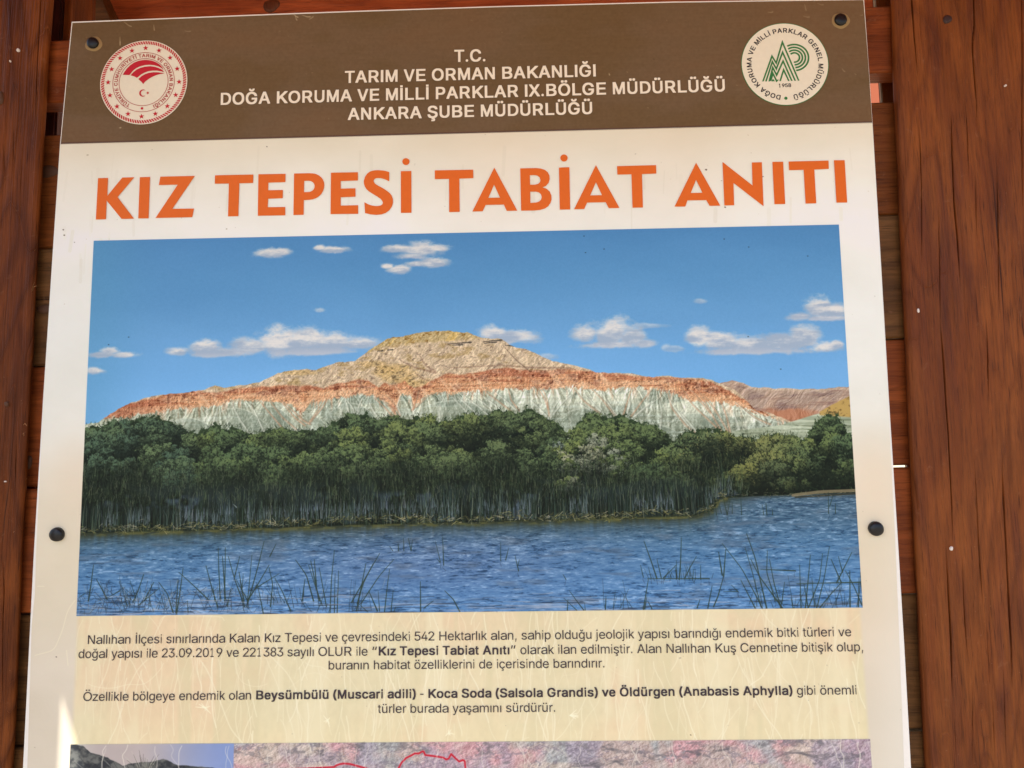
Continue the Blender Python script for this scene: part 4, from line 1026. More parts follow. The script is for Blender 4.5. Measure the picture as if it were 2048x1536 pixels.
rğ|80,-127 109,-158 134,-177 177,-198 235,-210 287,-212 329,-208 389,-192 434,-165 470,-125 492,-77 500,-9 499,533 419,533 418,451 415,448 388,483 365,506 339,524 303,538 275,540 199,532 149,510 98,461 72,419 52,371 42,321 40,253 42,219 52,167 70,123 100,77 147,38 199,14 245,8 275,8 299,10 331,20 359,36 386,61 409,95 413,96 416,93 416,-13 407,-63 401,-74 377,-105 331,-129 283,-136 257,-136 207,-125 169,-102 131,-58 65,-96/163,135 143,171 131,209 124,263 131,331 141,365 161,405 191,439 231,458 277,464 315,457 351,439 381,409 401,371 414,323 418,275 414,217 401,171 381,135 351,105 315,89 285,84 227,89 190,107/156,675 186,641 203,628 233,614 259,610 311,614 339,626 369,650 386,673 398,699 406,741 403,744 345,743 339,713 323,690 299,675 267,670 245,675 216,695 203,715 199,743 141,744 138,737 142,707
rİ|93,1 185,0 188,3 188,713 185,716 95,716 92,713/93,791 187,791 187,879 93,879
rı|69,1 153,0 156,3 156,531 153,534 71,534 68,531
rş|195,-201 253,-202 307,-196 341,-182 359,-162 364,-155 370,-123 364,-85 347,-62 319,-48 277,-41 277,-11 281,-8 305,-8 359,8 407,36 435,64 448,87 458,109 464,147 456,199 430,237 393,266 381,274 317,294 189,327 162,341 143,365 140,395 147,422 171,445 213,464 259,468 309,457 333,445 344,435 357,419 373,390 453,409 438,447 421,472 397,496 351,524 307,536 265,540 215,538 195,536 151,522 109,500 76,469 52,419 48,383 56,335 85,293 127,264 157,252 199,238 325,207 352,191 367,169 372,145 363,115 337,88 297,71 255,64 201,68 161,85 133,113 115,150 33,131 46,87 70,53 102,25 149,2 223,-11 215,-87 277,-88 293,-95 299,-103 302,-125 293,-143 275,-150 195,-151
b(|168,-125 173,-128 311,-128 314,-125 314,-91 241,55 207,149 190,221 184,267 184,325 188,355 198,419 213,477 229,529 265,623 314,719 314,753 311,756 169,754 144,717 118,667 80,573 60,501 42,413 36,363 36,251 40,203 50,141 66,81 94,7 128,-61
b)|21,-127 165,-126 202,-67 238,7 258,57 284,143 296,213 298,341 292,405 282,467 256,563 234,625 188,719 161,756 23,756 20,753 20,717 69,621 107,521 134,423 150,311 144,229 125,149 95,61 47,-41 20,-89
b-|29,265 303,264 306,267 306,341 303,344 31,344 28,341
b.|82,25 111,4 135,0 167,4 191,20 210,47 214,71 210,101 194,123 165,142 139,147 113,142 85,124 68,101 64,75 68,47
b1|71,1 375,0 378,3 377,109 287,110 284,113 284,713 281,716 169,716 78,607 79,481 131,480 176,535 180,535 180,113 177,110 71,109
b5|56,81 89,44 133,14 189,-4 239,-10 293,-10 333,-6 367,2 405,18 456,59 486,99 502,133 512,175 516,211 516,263 512,303 502,341 480,385 461,410 423,446 387,466 345,478 309,482 243,482 184,473 200,603 481,605 481,715 75,715 36,377 37,339 117,328 167,328 189,343 231,361 255,368 279,363 320,343 342,323 361,298 375,259 378,225 363,177 344,149 311,121 275,106 257,106 243,111 227,117 205,132 182,155 173,171 167,183 161,209 29,209 28,165 34,125
b8|58,85 93,45 143,12 183,-2 249,-10 337,-8 381,0 403,8 421,16 458,41 496,83 518,133 524,177 524,221 520,255 508,293 490,327 461,358 437,375 472,413 494,461 500,503 500,549 496,581 492,599 467,646 444,673 407,700 361,718 303,726 251,726 205,720 151,702 133,690 108,671 78,635 60,591 54,543 58,481 62,457 82,413 118,375 93,357 66,327 48,297 36,261 32,225 32,175 38,127/181,159 169,187 166,207 169,221 183,253 209,282 225,293 263,309 289,310 328,295 351,278 365,262 373,251 385,223 388,195 373,157 354,135 327,117 309,111 271,104 233,115 205,132/203,475 190,505 188,523 191,535 209,572 219,584 241,599 277,612 287,609 309,601 335,585 353,563 366,529 363,501 353,477 341,460 311,437 283,426 259,431 243,437 220,453
b9|121,1 267,2 440,251 480,317 502,363 518,417 522,457 522,505 516,559 502,597 492,619 459,662 415,696 363,718 301,726 249,726 189,718 145,700 100,669 85,654 58,619 38,571 30,513 34,417 58,355 81,324 125,288 173,268 193,264 274,259 122,41/185,427 171,465 168,499 185,547 209,578 243,601 279,612 321,595 350,571 367,545 381,511 384,477 371,437 345,398 315,377 275,364 229,381 198,409
bA|21,1 169,1 235,177 243,190 481,189 555,1 701,1 700,43 437,716 281,715 24,49 20,35/283,303 358,523 361,524 439,303
bB|77,1 429,0 491,6 517,10 573,32 606,51 641,88 662,133 668,171 668,231 664,265 644,309 619,339 589,362 562,375 601,402 622,427 634,457 638,487 638,547 634,581 614,625 580,663 535,692 473,710 409,716 77,715/227,113 226,305 229,308 375,308 411,303 447,291 480,271 501,247 517,215 518,199 513,179 502,163 483,143 439,123 361,112/227,417 227,603 351,604 413,595 458,573 483,539 490,507 475,475 448,447 419,431 383,420 345,416
bC|116,103 153,64 172,49 195,32 239,10 295,-4 351,-10 455,-6 505,6 563,34 588,51 623,83 650,121 670,163 684,213 683,249 545,250 535,221 519,191 500,165 475,145 439,125 411,115 391,110 347,114 293,137 267,156 233,192 211,231 199,263 184,331 186,399 195,441 211,485 233,522 261,554 289,575 345,601 375,606 411,601 439,591 475,571 500,551 519,525 535,495 545,465 683,465 684,503 672,547 660,575 650,595 623,632 589,664 547,692 503,710 457,722 405,726 351,726 309,722 243,706 195,684 157,654 116,611 84,561 62,509 48,435 44,329 48,279 62,207 88,147
bD|77,1 363,0 419,4 477,18 533,42 577,72 615,112 642,153 668,213 682,295 684,399 680,445 670,495 648,553 617,604 580,643 533,676 491,694 415,712 367,716 77,715/219,113 219,603 333,602 401,587 437,571 469,548 488,529 515,487 527,457 544,389 544,329 533,279 519,239 497,201 484,185 464,165 421,139 391,127 345,116 299,112
bE|77,1 621,1 622,109 619,112 233,112 230,115 231,305 587,306 590,309 590,415 587,418 231,419 231,603 613,604 616,607 615,715 77,715
bG|114,107 153,66 170,53 199,32 245,10 303,-4 365,-10 471,-6 525,6 573,26 627,64 650,87 674,119 700,177 710,219 714,271 713,377 387,377 387,267 566,265 565,251 547,205 515,161 473,131 425,113 407,110 355,115 301,137 267,162 238,193 213,237 199,273 188,323 186,365 188,391 201,449 219,491 251,540 295,575 355,602 401,606 435,597 481,575 513,549 531,528 547,501 563,467 707,467 708,501 696,547 672,593 644,631 610,661 573,686 519,710 467,722 415,726 315,722 247,706 199,684 153,650 115,608 84,561 62,507 46,421 44,327 48,269 62,209 74,179 84,155
bH|73,1 209,1 210,307 213,310 511,309 513,1 651,1 651,715 513,715 512,425 509,422 211,423 209,715 73,715
bI|65,1 211,0 214,3 214,713 211,716 67,716 64,713
bK|89,1 235,1 237,223 315,297 321,294 554,1 721,1 721,38 431,399 473,444 718,677 719,715 543,716 237,420 235,715 89,715
bL|77,1 581,0 584,3 584,109 581,112 227,113 226,713 223,716 79,716 76,713
bM|71,1 199,1 201,406 354,3 359,0 475,0 482,7 631,408 633,1 765,1 765,715 597,715 438,285 419,223 237,715 71,715
bN|71,1 203,0 206,3 207,469 501,1 653,1 653,715 521,716 518,713 517,248 223,714 71,715
bO|116,107 158,63 197,34 221,22 253,8 301,-4 363,-10 417,-10 461,-6 533,10 579,32 600,47 625,66 662,105 696,159 716,209 730,269 734,327 732,421 716,507 694,561 663,608 621,652 579,684 523,708 461,722 417,726 363,726 301,720 249,706 209,688 161,654 122,615 88,565 62,507 50,447 44,385 48,281 62,209 86,153/241,191 217,227 199,271 186,349 188,391 199,443 219,491 241,526 272,559 297,577 355,601 387,606 421,602 481,577 507,558 532,533 555,499 577,449 590,397 590,317 579,271 553,213 538,189 507,158 481,139 423,115 393,110 355,115 297,139 271,158
bP|77,1 219,1 221,247 425,250 479,260 517,276 565,311 599,352 620,405 626,451 626,513 622,547 600,611 567,652 558,659 511,690 475,704 433,712 389,716 77,715/221,361 221,603 329,604 373,600 413,587 450,559 467,535 479,501 480,465 465,427 443,398 411,377 373,364 337,360
bR|77,1 223,1 224,261 227,264 355,263 513,1 675,1 676,39 527,283 529,287 590,325 620,361 644,419 648,457 648,519 642,567 620,615 584,659 535,690 495,704 449,712 401,716 77,715/225,377 225,603 343,604 389,599 435,585 463,567 483,543 498,503 498,475 483,435 455,407 431,393 385,380 337,376
bS|76,81 117,40 173,10 211,-2 259,-10 379,-12 415,-10 457,-2 505,14 558,45 597,86 622,133 628,173 628,239 624,267 614,293 588,329 555,356 493,388 283,447 251,463 231,478 209,507 206,519 207,529 219,551 247,581 281,599 321,610 339,610 371,605 424,583 457,551 475,505 617,505 618,547 608,593 585,634 548,671 495,702 441,718 369,726 275,724 219,714 177,698 126,667 91,632 68,589 60,541 60,489 64,457 80,419 104,391 145,360 193,338 253,318 345,295 415,273 441,259 466,239 481,215 483,205 479,189 463,161 435,135 395,115 349,104 325,104 277,115 234,137 214,155 197,181 185,220 43,220 40,217 40,177 48,137
bT|237,1 373,0 376,3 377,603 597,605 597,715 15,715 15,605 233,604 236,601
bU|110,99 128,75 157,46 193,22 239,2 283,-8 307,-10 417,-10 441,-8 485,2 543,30 563,44 594,73 620,107 634,137 648,187 650,211 651,715 515,715 514,267 509,231 491,185 461,148 431,127 387,111 367,108 337,111 293,127 258,151 233,185 215,227 208,277 207,715 73,715 72,223 76,185 84,151
bV|260,3 265,0 409,1 648,679 647,715 509,715 335,199 159,715 21,715 22,669
bX|15,1 164,1 280,163 333,244 502,1 651,1 650,41 425,369 638,677 637,715 491,715 335,489 182,715 31,715 30,677 245,365 14,37
bY|265,1 403,1 405,279 652,677 651,715 502,715 335,440 167,715 17,715 16,677 263,279
ba|54,61 83,30 115,10 175,-8 211,-12 277,-12 315,-8 353,2 387,20 388,3 391,0 527,1 528,369 522,423 508,459 475,500 455,516 419,534 387,542 335,548 237,548 179,538 139,524 98,497 86,485 66,463 46,427 47,389 131,366 181,366 196,389 231,419 257,431 285,439 303,440 331,431 359,414 373,397 383,365 371,351 347,342 165,318 107,298 71,276 46,249 34,219 30,191 30,135 34,109 36,97/183,137 174,153 175,163 181,175 188,187 221,207 235,213 287,224 385,237 386,217 381,193 367,161 345,134 311,113 283,103 255,99 229,105 205,117
bb|63,1 191,0 194,3 195,24 227,4 267,-8 365,-10 421,-2 473,22 519,62 552,115 566,155 576,203 578,303 572,359 552,425 517,478 473,518 415,542 369,548 263,546 227,536 199,520 198,713 195,716 65,716 62,713/233,151 213,189 198,251 200,307 213,351 231,386 263,417 307,436 339,433 371,417 387,404 403,387 423,349 438,291 436,235 423,191 405,156 375,126 335,104 311,102 299,105 267,121
bc|86,75 113,46 143,22 185,2 227,-8 249,-10 337,-10 389,-2 449,28 482,59 504,89 520,123 524,137 524,169 521,174 447,192 395,192 377,155 348,123 309,105 279,103 236,123 205,157 185,193 172,239 170,259 173,301 185,345 199,371 232,413 269,433 303,436 345,417 375,386 393,350 445,350 521,371 522,407 512,437 491,470 467,496 447,512 415,530 355,548 235,548 181,536 145,518 104,483 85,462 66,431 48,387 38,339 34,295 36,215 46,157 62,115
bd|92,65 141,20 187,0 215,-6 245,-10 345,-8 379,2 417,24 418,3 421,0 551,1 551,715 417,715 415,518 385,536 349,546 245,548 213,544 191,540 141,518 94,477 62,427 48,391 36,337 34,303 36,203 44,163 62,113/211,153 189,193 174,245 174,295 187,345 209,386 239,415 283,435 315,433 347,417 364,403 377,389 401,347 412,307 415,271 412,235 397,187 379,152 351,124 311,104 289,102 275,105 240,123
be|74,77 101,47 133,22 177,2 221,-8 245,-10 333,-10 393,0 407,4 449,26 482,55 506,87 518,115 519,157 443,176 389,176 363,136 343,119 319,107 295,101 273,102 231,119 200,145 177,179 164,221 167,226 527,227 528,309 520,377 510,413 488,457 453,496 425,518 401,530 351,546 223,548 171,536 135,518 98,489 72,459 50,421 36,381 24,319 24,229 28,191 36,155 52,113/167,333 179,365 195,390 209,404 225,417 261,435 277,438 297,435 333,418 361,387 379,355 384,335 381,332
bg|80,-121 125,-162 177,-188 243,-200 333,-202 391,-196 443,-182 486,-157 524,-119 546,-73 554,-9 553,541 423,542 420,539 420,519 417,518 383,538 357,546 311,550 263,550 233,546 203,542 145,518 102,479 70,431 52,389 42,341 40,307 42,207 50,167 70,117 92,85 103,71 147,36 207,12 259,6 313,6 355,10 387,20 415,36 418,35 418,27 409,-21 403,-34 379,-63 329,-88 293,-92 255,-81 223,-62 183,-18 131,-18 64,-57 64,-95/215,165 193,205 180,245 180,305 195,351 215,388 245,417 289,436 319,433 355,416 383,388 403,351 416,305 418,281 416,245 403,199 383,164 364,145 337,129 305,118 279,121 245,137
bh|67,1 203,1 204,319 207,339 221,379 238,401 269,423 303,436 337,431 372,409 399,367 408,317 409,1 543,0 546,3 546,365 540,419 524,465 498,499 461,528 413,544 379,548 279,546 247,540 205,521 204,713 201,716 69,716 66,713
bi|83,1 193,0 196,3 196,539 193,542 85,542 82,539/80,611 95,596 111,592 167,592 183,596 195,606 208,635 208,693 197,720 183,732 167,736 111,736 93,730 80,717 70,693 70,635
bl|71,1 207,0 210,3 210,713 207,716 73,716 70,713
bm|65,1 201,1 202,325 206,355 219,385 241,412 269,429 297,438 311,435 348,413 367,385 376,347 377,1 513,1 516,355 529,389 546,411 573,429 605,438 619,435 655,418 677,389 684,365 688,343 689,1 825,1 826,383 820,433 802,477 775,510 741,534 701,548 661,552 601,552 561,548 519,534 491,518 465,496 442,521 403,544 351,552 265,550 235,540 203,522 200,523 200,539 197,542 65,541
bn|67,1 203,1 204,319 207,339 221,379 238,401 269,423 303,436 337,431 372,409 399,367 408,317 409,1 545,1 546,365 542,407 524,465 493,504 457,530 415,544 379,548 297,548 263,544 247,540 201,518 200,539 197,542 67,541
bo|86,79 121,44 153,20 195,2 239,-8 263,-10 349,-10 385,-6 417,2 447,14 495,46 525,78 550,119 564,153 576,201 578,235 576,335 564,385 546,427 526,459 510,477 492,495 453,522 423,536 365,548 229,546 189,536 153,518 123,496 87,460 62,419 48,385 36,319 34,241 38,197 48,153 66,111/213,157 191,193 176,253 178,299 191,343 213,382 243,413 289,435 307,437 331,433 369,413 377,406 401,382 421,343 436,283 434,237 421,193 401,156 371,126 329,105 317,102 283,105 243,125
bp|63,-191 197,-191 199,22 229,4 269,-8 367,-10 415,-4 471,20 485,32 518,61 548,107 566,155 576,203 576,337 566,385 550,429 518,477 473,518 417,542 369,548 263,546 227,536 199,518 196,519 196,539 193,542 63,541/233,153 213,191 200,239 200,303 213,349 233,388 261,415 307,435 339,433 376,415 402,389 425,345 438,295 439,269 436,235 423,191 405,156 373,124 337,105 325,102 299,105 283,113 264,123
br|65,1 197,1 198,317 203,351 215,379 223,390 234,403 261,421 291,432 373,431 373,549 275,550 237,544 199,527 193,542 65,541
bs|48,77 69,50 101,24 141,4 199,-8 351,-8 415,8 461,34 494,67 512,101 518,135 518,187 512,221 483,264 435,296 241,347 211,362 195,381 194,387 197,398 223,423 259,439 279,442 303,437 338,421 359,398 375,370 427,370 505,386 508,391 508,427 494,459 471,490 443,514 403,534 357,546 229,548 199,546 145,530 107,510 75,482 52,443 46,403 46,365 54,319 83,278 131,248 173,234 325,197 354,181 369,159 365,144 337,119 297,103 257,100 221,113 205,122 185,141 167,178 109,178 39,164 30,159 30,125
bt|110,31 153,2 205,-6 285,-4 308,5 308,47 295,107 235,107 217,118 206,147 206,433 209,436 297,437 298,539 295,542 207,543 206,663 203,666 81,665 79,543 13,542 10,539 11,437 77,436 80,433 80,123 88,71
bu|92,73 121,38 153,14 199,-2 235,-6 311,-6 343,-2 357,0 407,24 410,23 410,3 413,0 545,1 545,541 409,541 408,241 403,199 387,163 367,138 341,119 307,106 275,111 240,133 211,177 204,221 203,541 67,541 66,179 72,123
bv|208,3 213,0 347,1 538,491 542,505 541,541 401,540 279,203 155,541 15,541 14,505 18,491
by|51,-185 77,-192 103,-194 193,-192 227,-182 252,-167 278,-143 314,-79 534,491 538,505 537,541 397,540 275,205 153,540 11,541 12,499 200,15 177,-41 162,-63 148,-75 135,-80 69,-81 50,-151
bz|21,1 479,1 479,109 214,111 470,439 472,445 471,541 29,541 29,433 284,431 22,101 20,95
bÖ|116,107 158,63 197,34 221,22 253,8 301,-4 363,-10 417,-10 461,-6 533,10 579,32 600,47 625,66 662,105 696,159 716,209 730,269 734,327 732,421 716,507 694,561 663,608 621,652 579,684 523,708 461,722 417,726 363,726 301,720 249,706 209,688 161,654 122,615 88,565 62,507 50,447 44,385 48,281 62,209 86,153/241,191 217,227 199,271 186,349 188,391 199,443 219,491 241,526 272,559 297,577 355,601 387,606 421,602 481,577 507,558 532,533 555,499 577,449 590,397 590,317 579,271 553,213 538,189 507,158 481,139 423,115 393,110 355,115 297,139 271,158/214,791 223,780 237,770 261,764 315,764 341,770 356,781 368,797 372,815 372,855 368,875 353,894 331,906 259,908 233,900 220,889 210,875 206,855 206,815/414,793 425,780 439,770 463,764 519,764 543,770 560,783 570,799 574,819 574,853 570,875 555,894 535,906 461,908 441,904 420,887 410,871 408,813
bÜ|110,99 128,75 157,46 193,22 239,2 283,-8 307,-10 417,-10 441,-8 485,2 543,30 563,44 594,73 620,107 634,137 648,187 650,211 651,715 515,715 514,267 509,231 491,185 461,148 431,127 387,111 367,108 337,111 293,127 258,151 233,185 215,227 208,277 207,715 73,715 72,223 76,185 84,151/198,785 217,770 239,764 295,764 315,768 330,779 342,797 346,817 346,855 342,875 333,890 315,904 297,908 237,908 219,904 206,895 192,879 186,855 186,817 190,797/392,781 411,768 431,764 485,764 503,768 520,779 532,795 536,811 536,861 534,873 522,891 505,904 487,908 427,908 409,904 393,892 380,873 378,859 378,813 380,801
bü|92,73 121,38 153,14 199,-2 235,-6 311,-6 343,-2 357,0 407,24 410,23 410,3 413,0 545,1 545,541 409,541 408,241 403,199 387,163 367,138 341,119 307,106 275,111 240,133 211,177 204,221 203,541 67,541 66,179 72,123/137,609 157,596 175,592 233,592 253,596 270,607 284,629 286,641 286,687 284,699 273,718 251,732 237,734 173,734 159,732 137,719 126,703 122,683 122,645 126,625/328,623 344,605 363,594 435,592 455,596 477,614 488,637 488,687 482,707 463,726 439,734 375,734 349,726 336,715 326,699 324,639
bĞ|114,107 153,66 170,53 199,32 245,10 303,-4 365,-10 471,-6 525,6 573,26 627,64 650,87 674,119 700,177 710,219 714,271 713,377 387,377 387,267 566,265 565,251 547,205 515,161 473,131 425,113 407,110 355,115 301,137 267,162 238,193 213,237 199,273 188,323 186,365 188,391 201,449 219,491 251,540 295,575 355,602 401,606 435,597 481,575 513,549 531,528 547,501 563,467 707,467 708,501 696,547 672,593 644,631 610,661 573,686 519,710 467,722 415,726 315,722 247,706 199,684 153,650 115,608 84,561 62,507 46,421 44,327 48,269 62,209 74,179 84,155/238,817 266,785 287,770 321,756 363,750 411,750 451,756 479,766 507,784 532,813 548,851 552,875 552,913 549,916 437,915 431,887 417,868 395,853 383,850 358,865 343,885 337,915 225,916 222,913 224,855
bİ|65,1 211,0 214,3 214,713 211,716 67,716 64,713/65,751 213,751 213,871 65,871
bı|71,1 207,0 210,3 210,539 207,542 73,542 70,539
bŞ|255,-191 361,-192 417,-186 451,-172 474,-143 480,-111 480,-79 474,-45 463,-30 457,-23 427,-9 505,14 558,45 597,86 622,131 628,173 626,257 610,301 585,332 555,356 493,388 283,447 244,467 224,485 209,507 206,527 213,541 224,559 246,581 281,599 321,610 339,610 371,605 424,583 457,551 475,505 617,505 618,547 610,587 585,634 547,672 495,702 453,716 403,724 311,726 275,724 219,714 177,698 126,667 91,632 68,589 60,541 60,489 64,459 80,419 109,386 145,360 193,338 253,318 345,295 415,273 441,259 461,244 481,215 482,197 475,181 462,159 436,135 395,115 349,104 325,104 277,115 234,137 214,155 197,181 185,220 41,219 40,177 50,129 77,80 115,42 173,10 211,-2 275,-11 273,-81 335,-84 354,-93 351,-99 335,-106 255,-107
b“|65,449 179,449 229,715 151,715/271,449 385,449 435,715 359,715
b”|65,449 141,449 229,715 115,715/271,449 349,449 435,715 321,715
'''

# ------------------------------------------------------------------ materials
def print_material(name, rough=0.5, spec=0.12):
    m = bpy.data.materials.new(name)
    m.use_nodes = True
    t = m.node_tree
    p = t.nodes['Principled BSDF']
    im = t.nodes.new('ShaderNodeTexImage')
    im.image = PRINT
    im.interpolation = 'Linear'
    im.extension = 'EXTEND'
    t.links.new(im.outputs[0], p.inputs['Base Color'])
    p.inputs['Roughness'].default_value = rough
    p.inputs['Specular IOR Level'].default_value = spec
    tc = t.nodes.new('ShaderNodeTexCoord')
    no = t.nodes.new('ShaderNodeTexNoise')
    no.inputs['Scale'].default_value = 9
    no.inputs['Detail'].default_value = 2
    t.links.new(tc.outputs['Object'], no.inputs['Vector'])
    b = t.nodes.new('ShaderNodeBump')
    b.inputs['Strength'].default_value = 0.12
    b.inputs['Distance'].default_value = 0.004
    t.links.new(no.outputs[0], b.inputs['Height'])
    t.links.new(b.outputs[0], p.inputs['Normal'])
    return m

M_FACE = print_material('printed_laminate')
M_PIC = print_material('printed_picture', 0.4, 0.12)
M_EDGE = plain('white_panel_plastic', srgb(240, 234, 224), 0.5, 0.4)
M_ORANGE = plain('orange_ink', srgb(226, 106, 30), 0.5, 0.2)
M_CREAM = plain('cream_ink', srgb(244, 230, 208), 0.5, 0.2)
M_TEXT = plain('dark_ink', srgb(66, 56, 60), 0.5, 0.2)
M_RED = plain('red_ink', srgb(196, 34, 48), 0.5, 0.2)
M_REDL = plain('fine_red_ink', srgb(178, 62, 60), 0.5, 0.2)
M_GREEN = plain('green_ink', srgb(58, 122, 66), 0.5, 0.2)
M_BLACKINK = plain('black_ink', srgb(48, 36, 40), 0.5, 0.2)
M_DISC = plain('seal_cream', srgb(238, 228, 205), 0.5, 0.2)
M_CAP = plain('black_plastic', srgb(16, 16, 18), 0.35, 0.4, 0.1)
M_GLUE = plain('tan_glue_stain', srgb(150, 122, 82), 0.7, 0.2, 0.4)
M_KNOT = plain('dark_knot', srgb(86, 56, 38), 0.6, 0.3, 0.5)
M_FLECK = plain('white_fleck', srgb(225, 214, 205), 0.6, 0.3)
M_NAIL = plain('rusty_nail_head', srgb(52, 30, 26), 0.55, 0.4)
M_SPLIT = plain('shadowy_split_wood', srgb(44, 24, 16), 0.9, 0.1)
M_POST = wood('stained_post', srgb(134, 74, 32), srgb(116, 60, 26), srgb(84, 40, 20), 'Z', purple=srgb(92, 46, 32), bump=.5, spec=.16, streak=.75)
M_POSTL = wood('stained_post_left', srgb(126, 66, 24), srgb(102, 50, 17), srgb(68, 30, 10), 'Z', purple=srgb(74, 33, 14), bump=.5, spec=.16)
M_PLANK = wood('stained_plank', srgb(146, 82, 36), srgb(122, 66, 28), srgb(84, 42, 18), 'X', streak=.8, spec=.16)
M_PLANKG = wood('grey_weathered_plank', srgb(124, 84, 46), srgb(104, 68, 36), srgb(72, 48, 28), 'X', streak=.9, spec=.16)
M_PLANKR = wood('red_stained_plank', srgb(150, 76, 32), srgb(128, 62, 26), srgb(96, 44, 18), 'X', streak=.8, spec=.16)
M_ROOFW = wood('red_roof_board', srgb(200, 104, 56), srgb(178, 86, 44), srgb(140, 62, 34), 'X', streak=.7)

# ------------------------------------------------------------------ information board
ORG = at(940, 820)
board = empty('information_board', (ORG[0], 0, 0.75), 'printed information board with orange title and lake picture, bolted between two brown posts', 'sign')

def uvf(v):
    return ((v[0] - X0) * S / FW, 1 - (Z0 - v[2]) * S / FH)

def sheet(name, poly_px, y, mat, parent, uv=True):
    vs = []
    for p in poly_px:
        q = at(*p)
        vs.append((q[0], y, q[2]))
    return mesh(name, vs, [tuple(range(len(vs)))][::-1], mat, parent, uvf=uvf if uv else None)

def fix_front(me):
    """turn every face towards the viewer side (-y)"""
    for p in me.polygons:
        if p.normal.y > 0: p.flip()
    me.update()

left_e = [(143.5, 43.5), (133, 150), (120, 288), (104, 525), (86, 800), (68, 1100), (46, 1536), (34.5, 1800)]
right_e = [(1728, -2), (1736, 110), (1745, 245), (1762, 525), (1778, 800), (1797, 1100), (1809, 1300), (1822, 1536), (1838, 1800)]
top_e = [(300, 37.5), (500, 29.5), (700, 22), (1000, 12), (1348, 3)]
outline = left_e[::-1] + top_e + right_e
pts = [at(*p) for p in outline]
bm = bmesh.new()
f0 = [bm.verts.new((p[0], 0.0, p[2])) for p in pts]
f1 = [bm.verts.new((p[0], 0.008, p[2])) for p in pts]
bm.faces.new(f0); bm.faces.new(f1[::-1])
n = len(pts)
for i in range(n):
    bm.faces.new((f0[i], f1[i], f1[(i + 1) % n], f0[(i + 1) % n]))
bmesh.ops.recalc_face_normals(bm, faces=bm.faces)
bmobj('panel', bm, M_EDGE, board)

def inset(side, dx): return [(x + dx, y) for x, y in side]
hl = inset([p for p in left_e if p[1] <= 288], 1.8); hr = inset([p for p in right_e if p[1] <= 245], -.8)
htop = [(x, y + 2.6) for x, y in [left_e[0]] + top_e + [right_e[0]]]
hp = [(x, y) for x, y in hl[::-1][:-1]] + [(145.3, 46.2)] + htop[1:-1] + [(1726.5, .4)] + hr[1:]
o = sheet('header_band', hp, -0.0004, M_FACE, board); fix_front(o.data)
# the pale face below the band: the print stops short of the panel edge
bl_ = [(120.8, 288.3), (104.8, 525), (88, 800), (73, 1100), (70, 1190), (64, 1250), (55, 1536), (44, 1800)]
br2 = [(1744.4, 245.6), (1761, 525), (1775.5, 800), (1790, 1080), (1793, 1150), (1799, 1300), (1808, 1536), (1822, 1800)]
o = sheet('background_print', bl_[::-1] + br2, -0.0004, M_FACE, board); fix_front(o.data)
# picture and the two lower prints
o = sheet('landscape_print', [(152, 1232.6), (188, 482), (1677.5, 449), (1723.5, 1215)], -0.0008, M_PIC, board); fix_front(o.data)

def rect(name, x0, x1, y0, y1, mat):
    vs = []
    for (x, y) in ((x0, y1), (x0, y0), (x1, y0), (x1, y1)):
        vs.append((X0 + x / S, -0.0008, Z0 - y / S))
    o = mesh(name, vs, [(0, 1, 2, 3)], mat, board, uvf=uvf)
    fix_front(o.data)
    return o
rect('hill_print', hx0, hx1, ly, FH - 20, M_PIC)
rect('map_print', hx1, mx1, ly, FH - 20, M_PIC)
# thin white keyline left bare round the picture

# ------------------------------------------------------------------ lettering
GL = {}
for ln_ in GLYPHS.strip('\n').split('\n'):
    ch, d = ln_[:2], ln_[3:]
    GL[ch] = [np.array([tuple(map(int, q.split(','))) for q in c.split(' ')], float) for c in d.split('/')]
WR = dict(zip('abcdefghijklmnopqrstuvwxyz', [556, 556, 500, 556, 556, 278, 556, 556, 222, 222, 500, 222, 833, 556, 556, 556, 556, 333, 500, 278, 556, 500, 722, 500, 500, 500]))
WB = dict(zip('abcdefghijklmnopqrstuvwxyz', [556, 611, 556, 611, 556, 333, 611, 611, 278, 278, 556, 278, 889, 611, 611, 611, 611, 389, 556, 333, 611, 556, 778, 556, 556, 500]))
WR.update(dict(zip('ABCDEFGHIJKLMNOPQRSTUVWXYZ', [667, 667, 722, 722, 667, 611, 778, 722, 278, 500, 667, 556, 833, 722, 778, 667, 778, 722, 667, 611, 722, 667, 944, 667, 667, 611])))
WB.update(dict(zip('ABCDEFGHIJKLMNOPQRSTUVWXYZ', [722, 722, 722, 722, 667, 611, 778, 722, 278, 556, 722, 611, 833, 722, 778, 667, 778, 722, 667, 611, 722, 667, 944, 667, 667, 611])))
ALIAS = {'ı': 'i', 'İ': 'I', 'ğ': 'g', 'Ğ': 'G', 'ü': 'u', 'Ü': 'U', 'ş': 's', 'Ş': 'S', 'ö': 'o', 'Ö': 'O', 'ç': 'c', 'Ç': 'C'}

def adv(ch, bold):
    t = WB if bold else WR
    if ch in ' ': return 278
    if ch in '.,': return 278
    if ch in '()-': return 333
    if ch in '“”': return 500 if bold else 333
    if ch.isdigit(): return 556
    return t[ALIAS.get(ch, ch)]

def area(c):
    return 0.5 * np.sum(c[:, 0] * np.roll(c[:, 1], -1) - np.roll(c[:, 0], -1) * c[:, 1])

def inside(pt, c):
    x, y = pt
    k = False
    for i in range(len(c)):
        x1, y1 = c[i - 1]; x2, y2 = c[i]
        if (y1 > y) != (y2 > y) and x < (x2 - x1) * (y - y1) / (y2 - y1) + x1: k = not k
    return k

